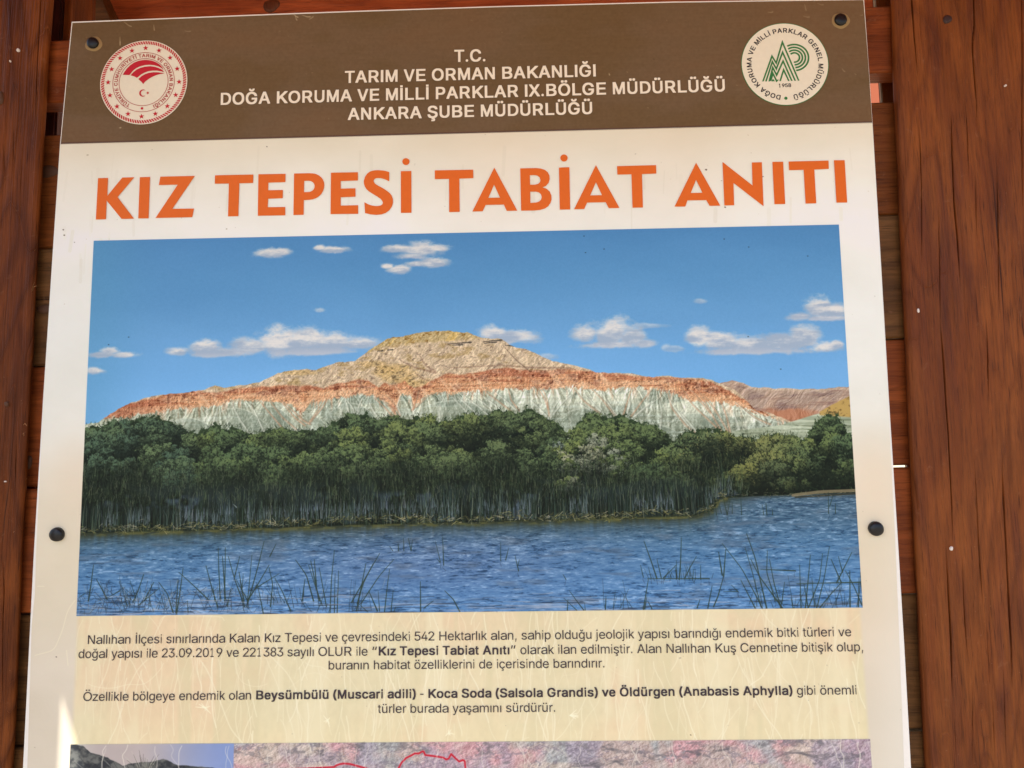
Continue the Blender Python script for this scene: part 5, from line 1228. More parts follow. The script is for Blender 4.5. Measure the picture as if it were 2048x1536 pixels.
_cache = {}
def glyph(ch, bold):
    """triangles of one letter, cap height 716 units"""
    if (ch, bold) in _cache: return _cache[(ch, bold)]
    cs = GL[('b' if bold else 'r') + ch]
    outer = [c for c in cs if area(c) > 0]
    holes = [c for c in cs if area(c) <= 0]
    V, F = [], []
    for oc in outer:
        hs = [h for h in holes if inside(h[0], oc)]
        polys = [[Vector((a, b, 0)) for a, b in oc]] + [[Vector((a, b, 0)) for a, b in h] for h in hs]
        base = len(V)
        for pl in polys: V += [(q.x, q.y, 0) for q in pl]
        for t_ in tessellate_polygon(polys): F.append(tuple(base + i for i in t_))
    _cache[(ch, bold)] = (V, F, adv(ch, bold))
    return _cache[(ch, bold)]

def set_text(name, runs, p0, p1, cap_px, mat, parent, y=-0.0012):
    """runs [(text, bold)] laid from photo point p0 to p1 along the baseline"""
    a = at(*p0); b = at(*p1)
    a = Vector((a[0], a[2])); b = Vector((b[0], b[2]))
    top = at(p0[0], p0[1] - cap_px)
    sv = (top[2] - a.y) / 716.0
    seq = [(c, bo) for t_, bo in runs for c in t_]
    tot = sum(adv(c, bo) for c, bo in seq)
    first, last = glyph(*seq[0]), glyph(*seq[-1])
    lo = min(v[0] for v in first[0]); hi = adv(*seq[-1]) - max(v[0] for v in last[0])
    L_ = (b - a).length
    sh_ = L_ / (tot - lo - hi)
    d = (b - a) / L_; nrm_ = Vector((-d.y, d.x))
    V, F = [], []
    x = -lo
    for c, bo in seq:
        if c != ' ':
            gv, gf, A = glyph(c, bo)
            base = len(V)
            for (u, v, lay) in gv:
                q = a + d * ((x + u) * sh_) + nrm_ * (v * sv)
                V.append((q.x, y - lay * 0.00005, q.y))
            F += [tuple(base + i for i in f) for f in gf]
        x += adv(c, bo)
    o = mesh(name, V, F, mat, parent)
    fix_front(o.data)
    return o

set_text('heading_lettering', [('T.C.', True)], (908.7, 125), (971, 123.7), 24.4, M_CREAM, board)
set_text('heading_lettering', [('TARIM VE ORMAN BAKANLIĞI', True)], (690, 167.1), (1191.6, 153.9), 24.2, M_CREAM, board)
set_text('heading_lettering', [('DOĞA KORUMA VE MİLLİ PARKLAR IX.BÖLGE MÜDÜRLÜĞÜ', True)], (442, 210.8), (1449.7, 183.6), 24.2, M_CREAM, board)
set_text('heading_lettering', [('ANKARA ŞUBE MÜDÜRLÜĞÜ', True)], (696, 241), (1184.5, 228.8), 24.2, M_CREAM, board)
set_text('paragraph_lettering', [('Nallıhan İlçesi sınırlarında Kalan Kız Tepesi ve çevresindeki 542 Hektarlık alan, sahip olduğu jeolojik yapısı barındığı endemik bitki türleri ve', False)],
         (176.5, 1287.8), (1702, 1272), 17.8, M_TEXT, board)
set_text('paragraph_lettering', [('doğal yapısı ile 23.09.2019 ve 221383 sayılı OLUR ile ', False), ('“Kız Tepesi Tabiat Anıtı”', True), (' olarak ilan edilmiştir. Alan Nallıhan Kuş Cennetine bitişik olup,', False)],
         (157.8, 1316), (1725.5, 1302), 17.8, M_TEXT, board)
set_text('paragraph_lettering', [('buranın habitat özelliklerini de içerisinde barındırır.', False)], (657.6, 1338.8), (1208.7, 1334.6), 17.8, M_TEXT, board)
set_text('paragraph_lettering', [('Özellikle bölgeye endemik olan ', False), ('Beysümbülü (Muscari adili) - Koca Soda (Salsola Grandis) ve Öldürgen (Anabasis Aphylla)', True), (' gibi önemli', False)],
         (167.3, 1401.5), (1712.6, 1388.3), 17.8, M_TEXT, board)
set_text('paragraph_lettering', [('türler burada yaşamını sürdürür.', False)], (756, 1425.6), (1110.3, 1423), 17.8, M_TEXT, board)

# ---- title, traced letter by letter
TA = (160, 320, 5.12); TB = (560, 310, 5.12); TC = (860, 300, 4.2667); TD = (1320, 290, 5.12)
title = [
 (TA, ['190,190 292,187 285,370 438,183 560,180 390,383 557,603 430,606 278,418 271,609 167,612']),
 (TA, ['617,180 722,176 707,600 601,601']),
 (TA, ['827,174 1180,166 950,503 1172,500 1153,588 777,597 1005,255 811,260']),
 (TA, ['1386,160 1778,152 1776,238 1635,242 1625,578 1519,580 1528,244 1384,246']),
 (TB, ['-218,201 60,196 58,281 -116,286 -118,364 33,362 31,445 -118,451 -122,538 57,535 57,620 -224,625']),
 (TB, ['147,193 300,190 340,192 370,198 400,212 425,232 443,256 453,285 456,312 453,340 443,372 425,402 400,427 370,445 337,457 300,462 247,465 245,615 140,618',
       '250,268 295,266 318,270 337,281 350,295 357,312 356,335 348,353 335,368 316,378 295,382 249,384']),
 (TB, ['524,185 800,180 800,264 624,270 624,348 775,344 775,430 624,436 624,521 802,517 802,605 520,608']),
 (TB, ['1120,178 1090,169 1060,163 1010,159 965,161 925,172 895,194 872,228 860,270 862,300 872,330 890,356 915,378 960,406 1000,430 1032,453 1050,475 1055,492 1050,508 1035,519 1010,525 980,526 945,521 905,508 866,487 873,598 930,611 990,616 1040,611 1085,596 1122,568 1147,532 1159,492 1158,455 1146,420 1125,393 1090,365 1050,340 1005,317 975,297 962,278 961,262 970,249 985,241 1005,239 1040,241 1075,251 1120,273']),
 (TB, ['1239,169 1346,167 1348,594 1240,596']),
 (TB, ['@1291,71,37,35']),
 (TB, ['1586,161 1979,154 1980,240 1837,245 1841,585 1733,587 1732,248 1587,250']),
 (TC, ['549,153 745,520 655,522 630,468 475,471 450,525 362,527', '547,298 598,409 498,411']),
 (TC, ['770,160 900,157 945,161 980,173 1005,193 1019,220 1021,250 1012,283 990,308 960,322 995,334 1022,358 1036,392 1037,425 1028,455 1008,483 980,502 940,514 880,519 778,520',
       '852,218 895,217 917,222 935,236 943,258 938,278 922,292 895,299 854,299', '855,358 905,358 930,365 947,381 953,403 948,425 932,442 905,451 857,454']),
 (TC, ['1100,153 1189,150 1196,510 1107,511']),
 (TC, ['@1143,71,31,30']),
 (TC, ['1415,132 1616,497 1525,499 1498,448 1340,451 1316,506 1229,508', '1415,277 1467,388 1367,390']),
 (TC, ['1595,141 1928,132 1930,204 1808,208 1816,493 1727,495 1718,210 1598,213']),
 (TD, ['368,185 615,624 505,626 472,567 280,570 257,633 147,634', '367,360 432,492 313,494']),
 (TD, ['638,177 945,418 938,183 1040,180 1058,630 750,392 757,620 657,622']),
 (TD, ['1148,177 1258,175 1279,607 1169,609']),
 (TD, ['1314,173 1722,163 1725,248 1577,255 1597,600 1487,603 1468,258 1319,261']),
 (TD, ['1778,160 1887,159 1913,592 1803,593'])]

def fill(polys, y, V, F):
    base = len(V)
    ps = [[Vector((a, b, 0)) for a, b in p] for p in polys]
    for pl in ps: V += [(q.x, y, q.y) for q in pl]
    for t_ in tessellate_polygon(ps): F.append(tuple(base + i for i in t_))

def smooth_poly(p, ref):
    return p
V, F = [], []
names = 'K I Z T E P E S İ . T A B İ . A T A N I T I'.split()
for li, ((ox, oy, s_), polys) in enumerate(title):
    out = []
    if names[li] != '.': V, F = [], []
    for c in polys:
        if c[0] == '@':
            cx, cy, rx, ry = map(float, c[1:].split(','))
            q = [(cx + rx * math.cos(a_), cy + ry * math.sin(a_)) for a_ in np.linspace(0, 2 * math.pi, 28, endpoint=False)]
        else:
            q = [tuple(map(float, a_.split(','))) for a_ in c.split()]
        w_ = [at(ox + a_ / s_, oy + b_ / s_) for a_, b_ in q]
        out.append([(a_[0], a_[2]) for a_ in w_])
    fill(out, -0.0012, V, F)
    if li + 1 < len(title) and names[li + 1] == '.': continue      # the dotted letter closes with its dot
    o = mesh('title_letter', V, F, M_ORANGE, board); fix_front(o.data)

# ------------------------------------------------------------------ round seals
def local_disc(cx, cy, r_px):
    c = at(cx, cy); e = at(cx + r_px, cy); w2 = at(cx - r_px, cy)
    return Vector((c[0], c[2])), abs(e[0] - w2[0]) / 2

def ring_mesh(c, r0, r1, n_, y, V, F):
    b = len(V)
    for i in range(n_):
        a_ = 2 * math.pi * i / n_
        V.append((c.x + r1 * math.cos(a_), y, c.y + r1 * math.sin(a_)))
        V.append((c.x + r0 * math.cos(a_), y, c.y + r0 * math.sin(a_)))
    for i in range(n_):
        j = (i + 1) % n_
        F.append((b + 2 * i, b + 2 * j, b + 2 * j + 1, b + 2 * i + 1))

def disc(c, r, n_, y, V, F):
    b = len(V)
    for i in range(n_):
        a_ = 2 * math.pi * i / n_
        V.append((c.x + r * math.cos(a_), y, c.y + r * math.sin(a_)))
    F.append(tuple(range(b, b + n_)))

def star(c, r, rot, y, V, F, k=.4):
    p = []
    for i in range(10):
        rr = r if i % 2 == 0 else r * k
        a_ = rot + math.pi / 2 + i * math.pi / 5
        p.append((c.x + rr * math.cos(a_), c.y + rr * math.sin(a_)))
    fill([p], y, V, F)

def circle_text(txt, c, r_base, cap, a_start, a_end, y, V, F, bold=True, tilt=0.0):
    """letters standing on a circle, read clockwise from a_start to a_end (radians, clockwise from the top)"""
    tot = sum(adv(ch, bold) for ch in txt)
    x = 0
    s = cap / 716.0
    span = a_end - a_start
    for ch in txt:
        A = adv(ch, bold)
        if ch != ' ':
            th = a_start + span * (x + A / 2) / tot + tilt
            gv, gf, _ = glyph(ch, bold)
            base = len(V)
            kx = span * r_base * 1.08 / tot
            for (u, v, lay) in gv:
                lx = (u - A / 2) * kx * .92; ly_ = v * s
                # rotate clockwise by th
                X_ = math.sin(th) * (r_base + ly_) + math.cos(th) * lx
                Z_ = math.cos(th) * (r_base + ly_) - math.sin(th) * lx
                V.append((c.x + X_, y - lay * .00005, c.y + Z_))
            F += [tuple(base + i for i in f) for f in gf]
        x += A

# ministry seal, left
c1, R1_ = local_disc(288, 165, 87)
Y1, Y2 = -0.0008, -0.0012
seal = board
V, F = [], []; disc(c1, R1_, 96, Y1, V, F); sd1 = mesh('round_seal', V, F, M_DISC, board); fix_front(sd1.data)
sd1['label'] = 'cream and red round seal at the left of the header'
V, F = [], []
for i in range(104):            # rope border
    a0 = 2 * math.pi * i / 104
    da = 2 * math.pi / 104
    b = len(V)
    for (rr, aa) in ((.978, 0), (.978, .62), (.905, 1.30), (.905, .68)):
        th = a0 + aa * da * -1
        V.append((c1.x + R1_ * rr * math.cos(th), Y2, c1.y + R1_ * rr * math.sin(th)))
    F.append((b, b + 1, b + 2, b + 3))
o = mesh('rope_border', V, F, M_RED, sd1); fix_front(o.data)
V, F = [], []
for i in range(16):
    th = 2 * math.pi * i / 16 + .02
    star(c1 + Vector((math.sin(th), math.cos(th))) * R1_ * .815, R1_ * .066, .05, Y2, V, F)
o = mesh('star_ring', V, F, M_RED, sd1); fix_front(o.data)
V, F = [], []
ring_mesh(c1, R1_ * .700, R1_ * .712, 96, Y2, V, F); ring_mesh(c1, R1_ * .555, R1_ * .567, 96, Y2, V, F)
o = mesh('thin_rings', V, F, M_REDL, sd1); fix_front(o.data)
V, F = [], []
circle_text('TÜRKİYE CUMHURİYETİ TARIM VE ORMAN BAKANLIĞI', c1, R1_ * .596, R1_ * .080, math.radians(-152), math.radians(158), Y2, V, F)
o = mesh('seal_lettering', V, F, M_REDL, sd1); fix_front(o.data)
# red leaf of three blades, crescent and star: traced
SL = (170, 60, 7.68)
V, F = [], []
for c in ('587,697 610,655 650,600 700,550 760,508 830,480 900,468 960,467 1030,476 1095,500 1150,535 1190,575 1215,622 1180,590 1130,565 1070,548 1000,541 930,546 850,566 790,595 740,635 690,698 640,697',
          '706,704 750,655 800,615 860,588 930,570 1010,563 1080,572 1140,592 1195,620 1222,655 1170,640 1110,630 1050,630 980,640 920,662 870,690 805,742 760,718',
          '825,760 880,712 930,685 990,665 1060,655 1130,657 1190,665 1228,676 1160,683 1100,700 1040,725 980,760 930,800 902,836 870,800'):
    q = [tuple(map(float, a_.split(','))) for a_ in c.split()]
    w_ = [at(SL[0] + a_ / SL[2], SL[1] + b_ / SL[2]) for a_, b_ in q]
    fill([[(a_[0], a_[2]) for a_ in w_]], Y2, V, F)
cc_, cr = local_disc(170 + 896 / 7.68, 60 + 975 / 7.68, 7.4)
p = []
for a_ in np.linspace(math.radians(48), math.radians(312), 26): p.append((cc_.x + cr * math.cos(a_), cc_.y + cr * math.sin(a_)))
for a_ in np.linspace(math.radians(300), math.radians(60), 26): p.append((cc_.x + cr * .24 + cr * .80 * math.cos(a_), cc_.y + cr * .80 * math.sin(a_)))
fill([p], Y2, V, F)
sc_, sr = local_disc(170 + 970 / 7.68, 60 + 972 / 7.68, 3.4)
star(sc_, sr, .3, Y2, V, F, .42)
dc_, dr = local_disc(170 + 882 / 7.68, 60 + 1210 / 7.68, 2.7)
disc(dc_, dr, 16, Y2, V, F)
o = mesh('leaf_emblem', V, F, M_RED, sd1); fix_front(o.data)

# parks seal, right
c2, R2_ = local_disc(1569.3, 128.8, 87.6)
V, F = [], []; disc(c2, R2_, 96, Y1, V, F); sd2 = mesh('round_seal', V, F, M_GREEN, board); fix_front(sd2.data)
sd2['label'] = 'cream and green round seal at the right of the header'
V, F = [], []; disc(c2, R2_ * .985, 96, Y1 - .0002, V, F); o = mesh('seal_disc', V, F, M_DISC, sd2); fix_front(o.data)
V, F = [], []
circle_text('DOĞA KORUMA VE MİLLİ PARKLAR GENEL MÜDÜRLÜĞÜ', c2, R2_ * .762, R2_ * .112, math.radians(-171), math.radians(170), Y2, V, F)
o = mesh('seal_lettering', V, F, M_BLACKINK, sd2); fix_front(o.data)
set_text('year_lettering', [('1958', True)], (1557.5, 175.5), (1581.8, 174.8), 7.2, M_BLACKINK, sd2)
PT = (1460, 30, 7.68)
def pt2(a_, b_):
    w_ = at(PT[0] + a_ / PT[2], PT[1] + b_ / PT[2]); return Vector((w_[0], w_[2]))
def band_line(pts, wpx, V, F):
    """mitred ribbon through traced points"""
    P = [pt2(*p) for p in pts]
    hw = wpx / PT[2] / 2 * (R2_ / 87.6)
    L_, R_ = [], []
    for i, p in enumerate(P):
        d0 = (P[i] - P[i - 1]).normalized() if i else (P[1] - P[0]).normalized()
        d1 = (P[i + 1] - P[i]).normalized() if i < len(P) - 1 else d0
        n0 = Vector((-d0.y, d0.x)); n1 = Vector((-d1.y, d1.x))
        m_ = n0 + n1
        m_ = m_ * (2 / max(m_.length_squared, .18))
        if i == 0 or i == len(P) - 1:
            m_ = n0 / max(abs(n0.x), .2); m_ = Vector((m_.x, 0)) if abs(n0.x) > .3 else n0
        L_.append(p + m_ * hw); R_.append(p - m_ * hw)
    b = len(V)
    for l, r in zip(L_, R_): V += [(l.x, Y2, l.y), (r.x, Y2, r.y)]
    for i in range(len(P) - 1): F.append((b + 2 * i, b + 2 * i + 1, b + 2 * i + 3, b + 2 * i + 2))
V, F = [], []
band_line([(502, 1027), (640, 640), (705, 745), (800, 425), (1050, 1015)], 25, V, F)
band_line([(548, 1027), (646, 725), (707, 835), (804, 580), (997, 1017)], 25, V, F)
band_line([(598, 1027), (652, 815), (712, 930), (811, 715), (945, 1019)], 25, V, F)
band_line([(765, 1023), (819, 850), (899, 1020)], 25, V, F)
band_line([(735, 1000), (712, 1022), (655, 905), (620, 1020)], 25, V, F)
fill([[tuple(pt2(630, 1027)), tuple(pt2(655, 985)), tuple(pt2(688, 1025))]], Y2, V, F)
pc_ = pt2(985, 660)
u_ = (R2_ / 87.6) / 7.68
for ro, a0, a1 in ((212, 118, -86), (165, 122, -88), (120, 128, -92), (76, 135, -100)):
    a0, a1 = math.radians(a0), math.radians(a1)
    b = len(V); n_ = 40
    for i in range(n_ + 1):
        a_ = a0 + (a1 - a0) * i / n_
        for rr in (ro + 13, ro - 13): V.append((pc_.x + rr * u_ * math.cos(a_) * 1.02, Y2 - .00005, pc_.y + rr * u_ * math.sin(a_)))
    for i in range(n_): F.append((b + 2 * i, b + 2 * i + 1, b + 2 * i + 3, b + 2 * i + 2))
dc_, dr = local_disc(1460 + 854 / 7.68, 30 + 1285 / 7.68, 3.3)
disc(dc_, dr, 18, Y2, V, F)
o = mesh('mountain_emblem', V, F, M_GREEN, sd2); fix_front(o.data)

# ------------------------------------------------------------------ bolts with black caps
def lathe(name, c, prof, n_, mat, parent, wob=0.0, seed=0, smooth=True):
    r_ = random.Random(seed)
    ph = [r_.uniform(0, 6.28) for _ in range(3)]
    V, F = [], []
    for (r, y) in prof:
        for i in range(n_):
            a_ = 2 * math.pi * i / n_
            k = 1 + wob * (math.sin(2 * a_ + ph[0]) + .6 * math.sin(3 * a_ + ph[1]) + .4 * math.sin(5 * a_ + ph[2]))
            V.append((c[0] + r * k * math.cos(a_), c[1] + y, c[2] + r * k * math.sin(a_)))
    m_ = len(prof)
    for j in range(m_ - 1):
        for i in range(n_):
            k = (i + 1) % n_
            F.append((j * n_ + i, j * n_ + k, (j + 1) * n_ + k, (j + 1) * n_ + i))
    F.append(tuple((m_ - 1) * n_ + i for i in range(n_)))
    o = mesh(name, V, F, mat, parent, smooth)
    bm_ = bmesh.new(); bm_.from_mesh(o.data); bmesh.ops.recalc_face_normals(bm_, faces=bm_.faces); bm_.to_mesh(o.data); bm_.free()
    if smooth: o.data.polygons.foreach_set('use_smooth', [True] * len(o.data.polygons))
    return o

for k, (px, py, r) in enumerate(((187, 87.5, 12.6), (1680, 41, 13), (116.5, 1068.5, 14.0), (1750, 1057, 14.2))):
    c = at(px, py)
    r *= .00061
    if k < 2:
        g_ = lathe('glue_ring', (c[0] + .0007, 0, c[2] - .0006), [(r * 1.42, -.0005), (r * 1.36, -.0010), (r * .9, -.0010)], 40, M_GLUE, board, .05, k + 3)
        prof_ = [(r * .98, -.0005), (r * 1.0, -.0022), (r * .93, -.0038), (r * .6, -.0046), (r * .2, -.0049)]
    else:
        prof_ = [(r * 1.0, -.0004), (r * 1.02, -.0030), (r * .95, -.0055), (r * .8, -.0068), (r * .45, -.0078), (r * .12, -.0081)]
    b_ = lathe('bolt_cap', (c[0], 0, c[2]), prof_, 40, M_CAP, board, .018, k + 9)

# ------------------------------------------------------------------ posts
def interp_px(trace, z, y):
    """x of a traced photo line at height z on depth y"""
    w_ = [at(a_, b_, y) for a_, b_ in trace]
    zs = np.array([p[2] for p in w_]); xs = np.array([p[0] for p in w_])
    o_ = np.argsort(zs)
    return np.interp(z, zs[o_], xs[o_])

def make_post(name, label, xl_tr, xr_tr, cracks, yf, yb, z0, z1, mat, group, seed, rnd=.010):
    """squared log: densely meshed front face with real drying splits, rounded arrises"""
    r_ = np.random.default_rng(seed)
    nz_, nx = 340, 600
    zs = np.linspace(z1, z0, nz_)
    root = empty(name, (0, 0, 0), label, 'post', group)
    xl = interp_px(xl_tr, zs, yf) if isinstance(xl_tr, list) else None
    xr = interp_px(xr_tr, zs, yf) if isinstance(xr_tr, list) else None
    if xl is None: xl = xr - xl_tr
    if xr is None: xr = xl + xr_tr
    root.location = (float((xl.mean() + xr.mean()) / 2), yf, z0)
    u = np.linspace(0, 1, nx)
    Xg = xl[:, None] * (1 - u) + xr[:, None] * u
    Zg = np.repeat(zs[:, None], nx, 1)
    wdt = (xr - xl)[:, None]
    dl = np.minimum(u * wdt, (1 - u) * wdt)
    Yg = yf + np.where(dl < rnd, rnd - np.sqrt(np.maximum(rnd ** 2 - (rnd - dl) ** 2, 0)), 0)
    Yg = Yg + (fbm(nz_, nx, 90, 60, seed * 7 + 1, 4) - .5) * .005
    Yg = Yg + (fbm(nz_, nx, 5, 70, seed * 7 + 2, 3) - .5) * .0012
    for (tr_, wd, dp) in cracks:
        w_ = [at(a_, b_, yf) for a_, b_ in tr_]
        zz = np.array([p[2] for p in w_]); xx_ = np.array([p[0] for p in w_])
        o_ = np.argsort(zz)
        zmin, zmax = zz.min(), zz.max()
        xc = np.interp(zs, zz[o_], xx_[o_]) + (fbm(nz_, 1, 1.1, 14, int(abs(xx_[0]) * 9999) % 977, 3)[:, 0] - .5) * .0022
        if zmin < 1.0: zmin = -9
        ta = np.clip((zmax - zs) / .05, 0, 1) if zmax < 2.10 else np.ones(nz_)
        tb = np.clip((zs - zmin) / .05, 0, 1)
        tp = np.minimum(ta, tb)
        sig = np.maximum(wd * .5 * tp, 1e-5)[:, None]
        Yg = Yg + (dp * tp)[:, None] * np.exp(-np.abs((Xg - xc[:, None]) / sig) ** 4)
    V = np.stack([Xg, Yg, Zg], -1).reshape(-1, 3)
    idx = np.arange(nz_ * nx).reshape(nz_, nx)
    a_, b_, c_, d_ = idx[:-1, :-1].ravel(), idx[1:, :-1].ravel(), idx[1:, 1:].ravel(), idx[:-1, 1:].ravel()
    F = np.stack([a_, b_, c_, d_], 1)
    me = bpy.data.meshes.new('timber')
    nb = len(V)
    sl = .085 if xl.mean() > 0 else -.085       # the inner side is hewn back at a slant
    bl0, br0_ = (sl, 0) if sl > 0 else (0, sl)
    back = np.array([(xl[0] + bl0, yb, zs[0]), (xr[0] + br0_, yb, zs[0]), (xl[-1] + bl0, yb, zs[-1]), (xr[-1] + br0_, yb, zs[-1])])
    allv = np.concatenate([V, back])
    faces = F.tolist()
    faces.append([int(i) for i in idx[::-1, 0]] + [nb, nb + 2])
    faces.append([int(i) for i in idx[:, -1]] + [nb + 3, nb + 1])
    faces.append([nb, nb + 1, nb + 3, nb + 2])
    faces.append([int(i) for i in idx[0, ::-1]][::-1] + [nb + 1, nb])
    me.from_pydata(allv.tolist(), [], faces)
    me.update()
    me.polygons.foreach_set('use_smooth', [True] * len(F) + [False] * 4)
    o = link('timber', me, mat, root)
    return root, o

s8 = lambda t, oy=0: [[(1788 + float(a_.split(',')[0]) / 2.3615, oy + float(a_.split(',')[1]) / 2.3615) for a_ in c.split()] for c in t.split(';')]
s6 = lambda t: [[(1548 + float(a_.split(',')[0]) / 3.522, 1100 + float(a_.split(',')[1]) / 3.522) for a_ in c.split()] for c in t.split(';')]
big = s8('375,-40 378,120 370,210 378,330 390,480 393,600;78,-40 90,120 108,330 113,375') + s8('268,510 275,700 285,950 300,1130 312,1370')
mid_ = s8('330,450 345,600 350,800 352,860;485,740 490,1050 495,1350 500,1500;600,-40 605,600 608,1000') + s8('122,368 130,530;112,530 122,700 128,880 130,1280;385,800 390,1050 398,1180;210,960 212,1130 215,1350 218,1536')
low_ = s8('218,0 235,250 255,550 270,850 276,1060;438,0 445,250 450,420', 640) + s8('513,640 520,850 535,1150 548,1536', 640)
thin_ = s8('460,420 468,560 472,640;380,630 388,800 398,1000 410,1290;245,1110 256,1300 265,1536;325,1130 330,1400 335,1536;375,1300 378,1460;435,1440 440,1536', 640)
bot_ = s6('1640,-20 1655,250 1675,700 1680,1000;1445,-60 1475,400;1210,-20 1240,500 1255,1060')
bot2 = s6('1325,0 1340,380 1370,900;1500,450 1525,1050;1610,750 1625,1100 1640,1536;1260,1100 1285,1536;1540,1000 1560,1536;1395,900 1400,1536')
cr = [(t, .0015, .007) for t in big] + [(t, .0010, .004) for t in mid_] + [(t, .0015, .006) for t in low_] + [(t, .0009, .003) for t in thin_] + [(t, .0016, .007) for t in bot_] + [(t, .0009, .003) for t in bot2]
YF = 0.014
pr, pr_t = make_post('wooden_post', 'thick reddish brown wooden post with long vertical splits, right of the information board',
               [(1786, -60), (1787.5, 0), (1792, 150), (1797, 260), (1801, 330), (1805, 450), (1812, 600), (1817, 700), (1820.5, 800), (1825, 900), (1830, 1000), (1835, 1100), (1841, 1200), (1845, 1300), (1851, 1420), (1857, 1536), (1866, 1750)],
               .185, cr, YF, .10, 0.0, 2.455, M_POST, None, 3)
lcr = [([(78, 55), (74, 130), (70, 250)], .0012, .004), ([(5, 260), (9, 330), (12, 380)], .0012, .003), ([(2, 420), (4, 470)], .0015, .004), ([(4, 1090), (8, 1180), (2, 1300)], .0013, .004), ([(44, 300), (40, 420)], .001, .003),
       ([(33, 840), (30, 1010)], .001, .003), ([(6, 1180), (4, 1420)], .001, .003), ([(28, 250), (26, 380)], .001, .003), ([(8, 715), (6, 790)], .001, .003)]
pl_, pl_t = make_post('wooden_post', 'knotty brown wooden post with a ragged edge, left of the information board',
               .17, [(106, -60), (101, 0), (96, 70), (92, 110), (90, 140), (87, 210), (84, 260), (81, 300), (77, 380), (74, 430), (71, 500), (68, 545), (66, 580), (62, 640), (60, 700), (57, 740), (54, 800), (52, 850), (48, 905), (46, 935), (47, 960),
                      (43, 1010), (39, 1080), (36, 1130), (34, 1200), (30, 1300), (26, 1390), (22, 1480), (18, 1536), (8, 1750)], lcr, YF, .10, 0.0, 2.455, M_POSTL, None, 5, .007)

def blob(name, px, py, rx, ry, depth, mat, parent, seed, lift=.001, n_=20):
    """small irregular lump or hole lying on a face"""
    r_ = random.Random(seed)
    c = at(px, py, depth)
    k = (depth - CAM[1]) / .93679 * .00061
    V, F = [], []
    ph = r_.uniform(0, 6)
    for (s, l) in ((1.0, .0015), (.9, -lift * .6), (.55, -lift), (.12, -lift * 1.05)):
        for i in range(n_):
            a_ = 2 * math.pi * i / n_
            w2 = 1 + .10 * math.sin(2 * a_ + ph) + .07 * math.sin(3 * a_ + 2 * ph)
            V.append((c[0] + rx * k * s * w2 * math.cos(a_), depth + l, c[2] + ry * k * s * w2 * math.sin(a_)))
    for j in range(3):
        for i in range(n_):
            q = (i + 1) % n_
            F.append((j * n_ + i, j * n_ + q, (j + 1) * n_ + q, (j + 1) * n_ + i))
    F.append(tuple(3 * n_ + i for i in range(n_)))
    o_ = mesh(name, V, F, mat, parent, True)
    bm_ = bmesh.new(); bm_.from_mesh(o_.data); bmesh.ops.recalc_face_normals(bm_, faces=bm_.faces); bm_.to_mesh(o_.data); bm_.free()
    return o_

blob('nail_head', 1895, 38, 9, 10, YF - .0015, M_NAIL, pr, 1, .0008)
blob('paint_fleck', 1903, 1097, 3.2, 4, YF - .002, M_FLECK, pr, 2, .0012)
blob('paint_fleck', 2011, 171, 2.2, 2.4, YF - .002, M_FLECK, pr, 3, .0012)
blob('paint_fleck', 1837, 621, 2.0, 5, YF - .002, M_FLECK, pr, 7, .0004)
blob('paint_fleck', 36, 100, 3.2, 4.2, YF - .002, M_FLECK, pl_, 4, .0012)
blob('paint_fleck', 20, 122, 1.8, 2.2, YF - .002, M_FLECK, pl_, 5, .0006)
blob('paint_fleck', 10, 963, 2.0, 1.6, YF - .002, M_FLECK, pl_, 8, .0006)
blob('knot', 1, 196, 8, 14, YF - .0015, M_KNOT, pl_, 6, .002)
blob('knot', 13, 808, 4.5, 5.5, YF - .0010, M_KNOT, pl_, 9, .001)
# raised splinters on the left post's ragged edge
def splinter(pts_px, depth, r0, mat, parent):
    P = [Vector(at(*p, depth)) for p in pts_px]
    for i, q in enumerate(P): q.y -= .002 * i
    V, F = [], []
    for i, p in enumerate(P):
        rr = r0 * (1 - i / len(P))
        for a_ in range(5):
            th = a_ * 2 * math.pi / 5
            V.append((p.x + rr * .6 * math.cos(th), p.y + rr * math.sin(th), p.z + rr * math.cos(th)))
    for i in range(len(P) - 1):
        for a_ in range(5):
            q = (a_ + 1) % 5
            F.append((i * 5 + a_, i * 5 + q, i * 5 + 5 + q, i * 5 + 5 + a_))
    return mesh('splinter', V, F, mat, parent)
M_SPL = plain('raw_splinter', srgb(150, 104, 66), .7, .2)
for t in ([(64, 580), (68, 572), (73, 566)], [(64, 583), (70, 574), (78, 573)], [(70, 500), (71, 502), (72, 503)], [(47, 850), (52, 847), (58, 852)], [(46, 868), (50, 866), (52, 872)]):
    splinter(t, YF + .002, .0009, M_SPL, pl_)

# ------------------------------------------------------------------ plank wall behind the board
YP = 0.030
wall = empty('plank_wall', (ORG[0], YP, .9), 'wall of wide horizontal brown planks behind the information board, seen at its two sides', 'wall')
L_J = [79, 207, 263, 494, 732, 975, 1229, 1495, 1760]
R_J = [12, 147, 197, 428, 677, 932, 1190, 1463, 1730]
XA, XB = -.72, .78

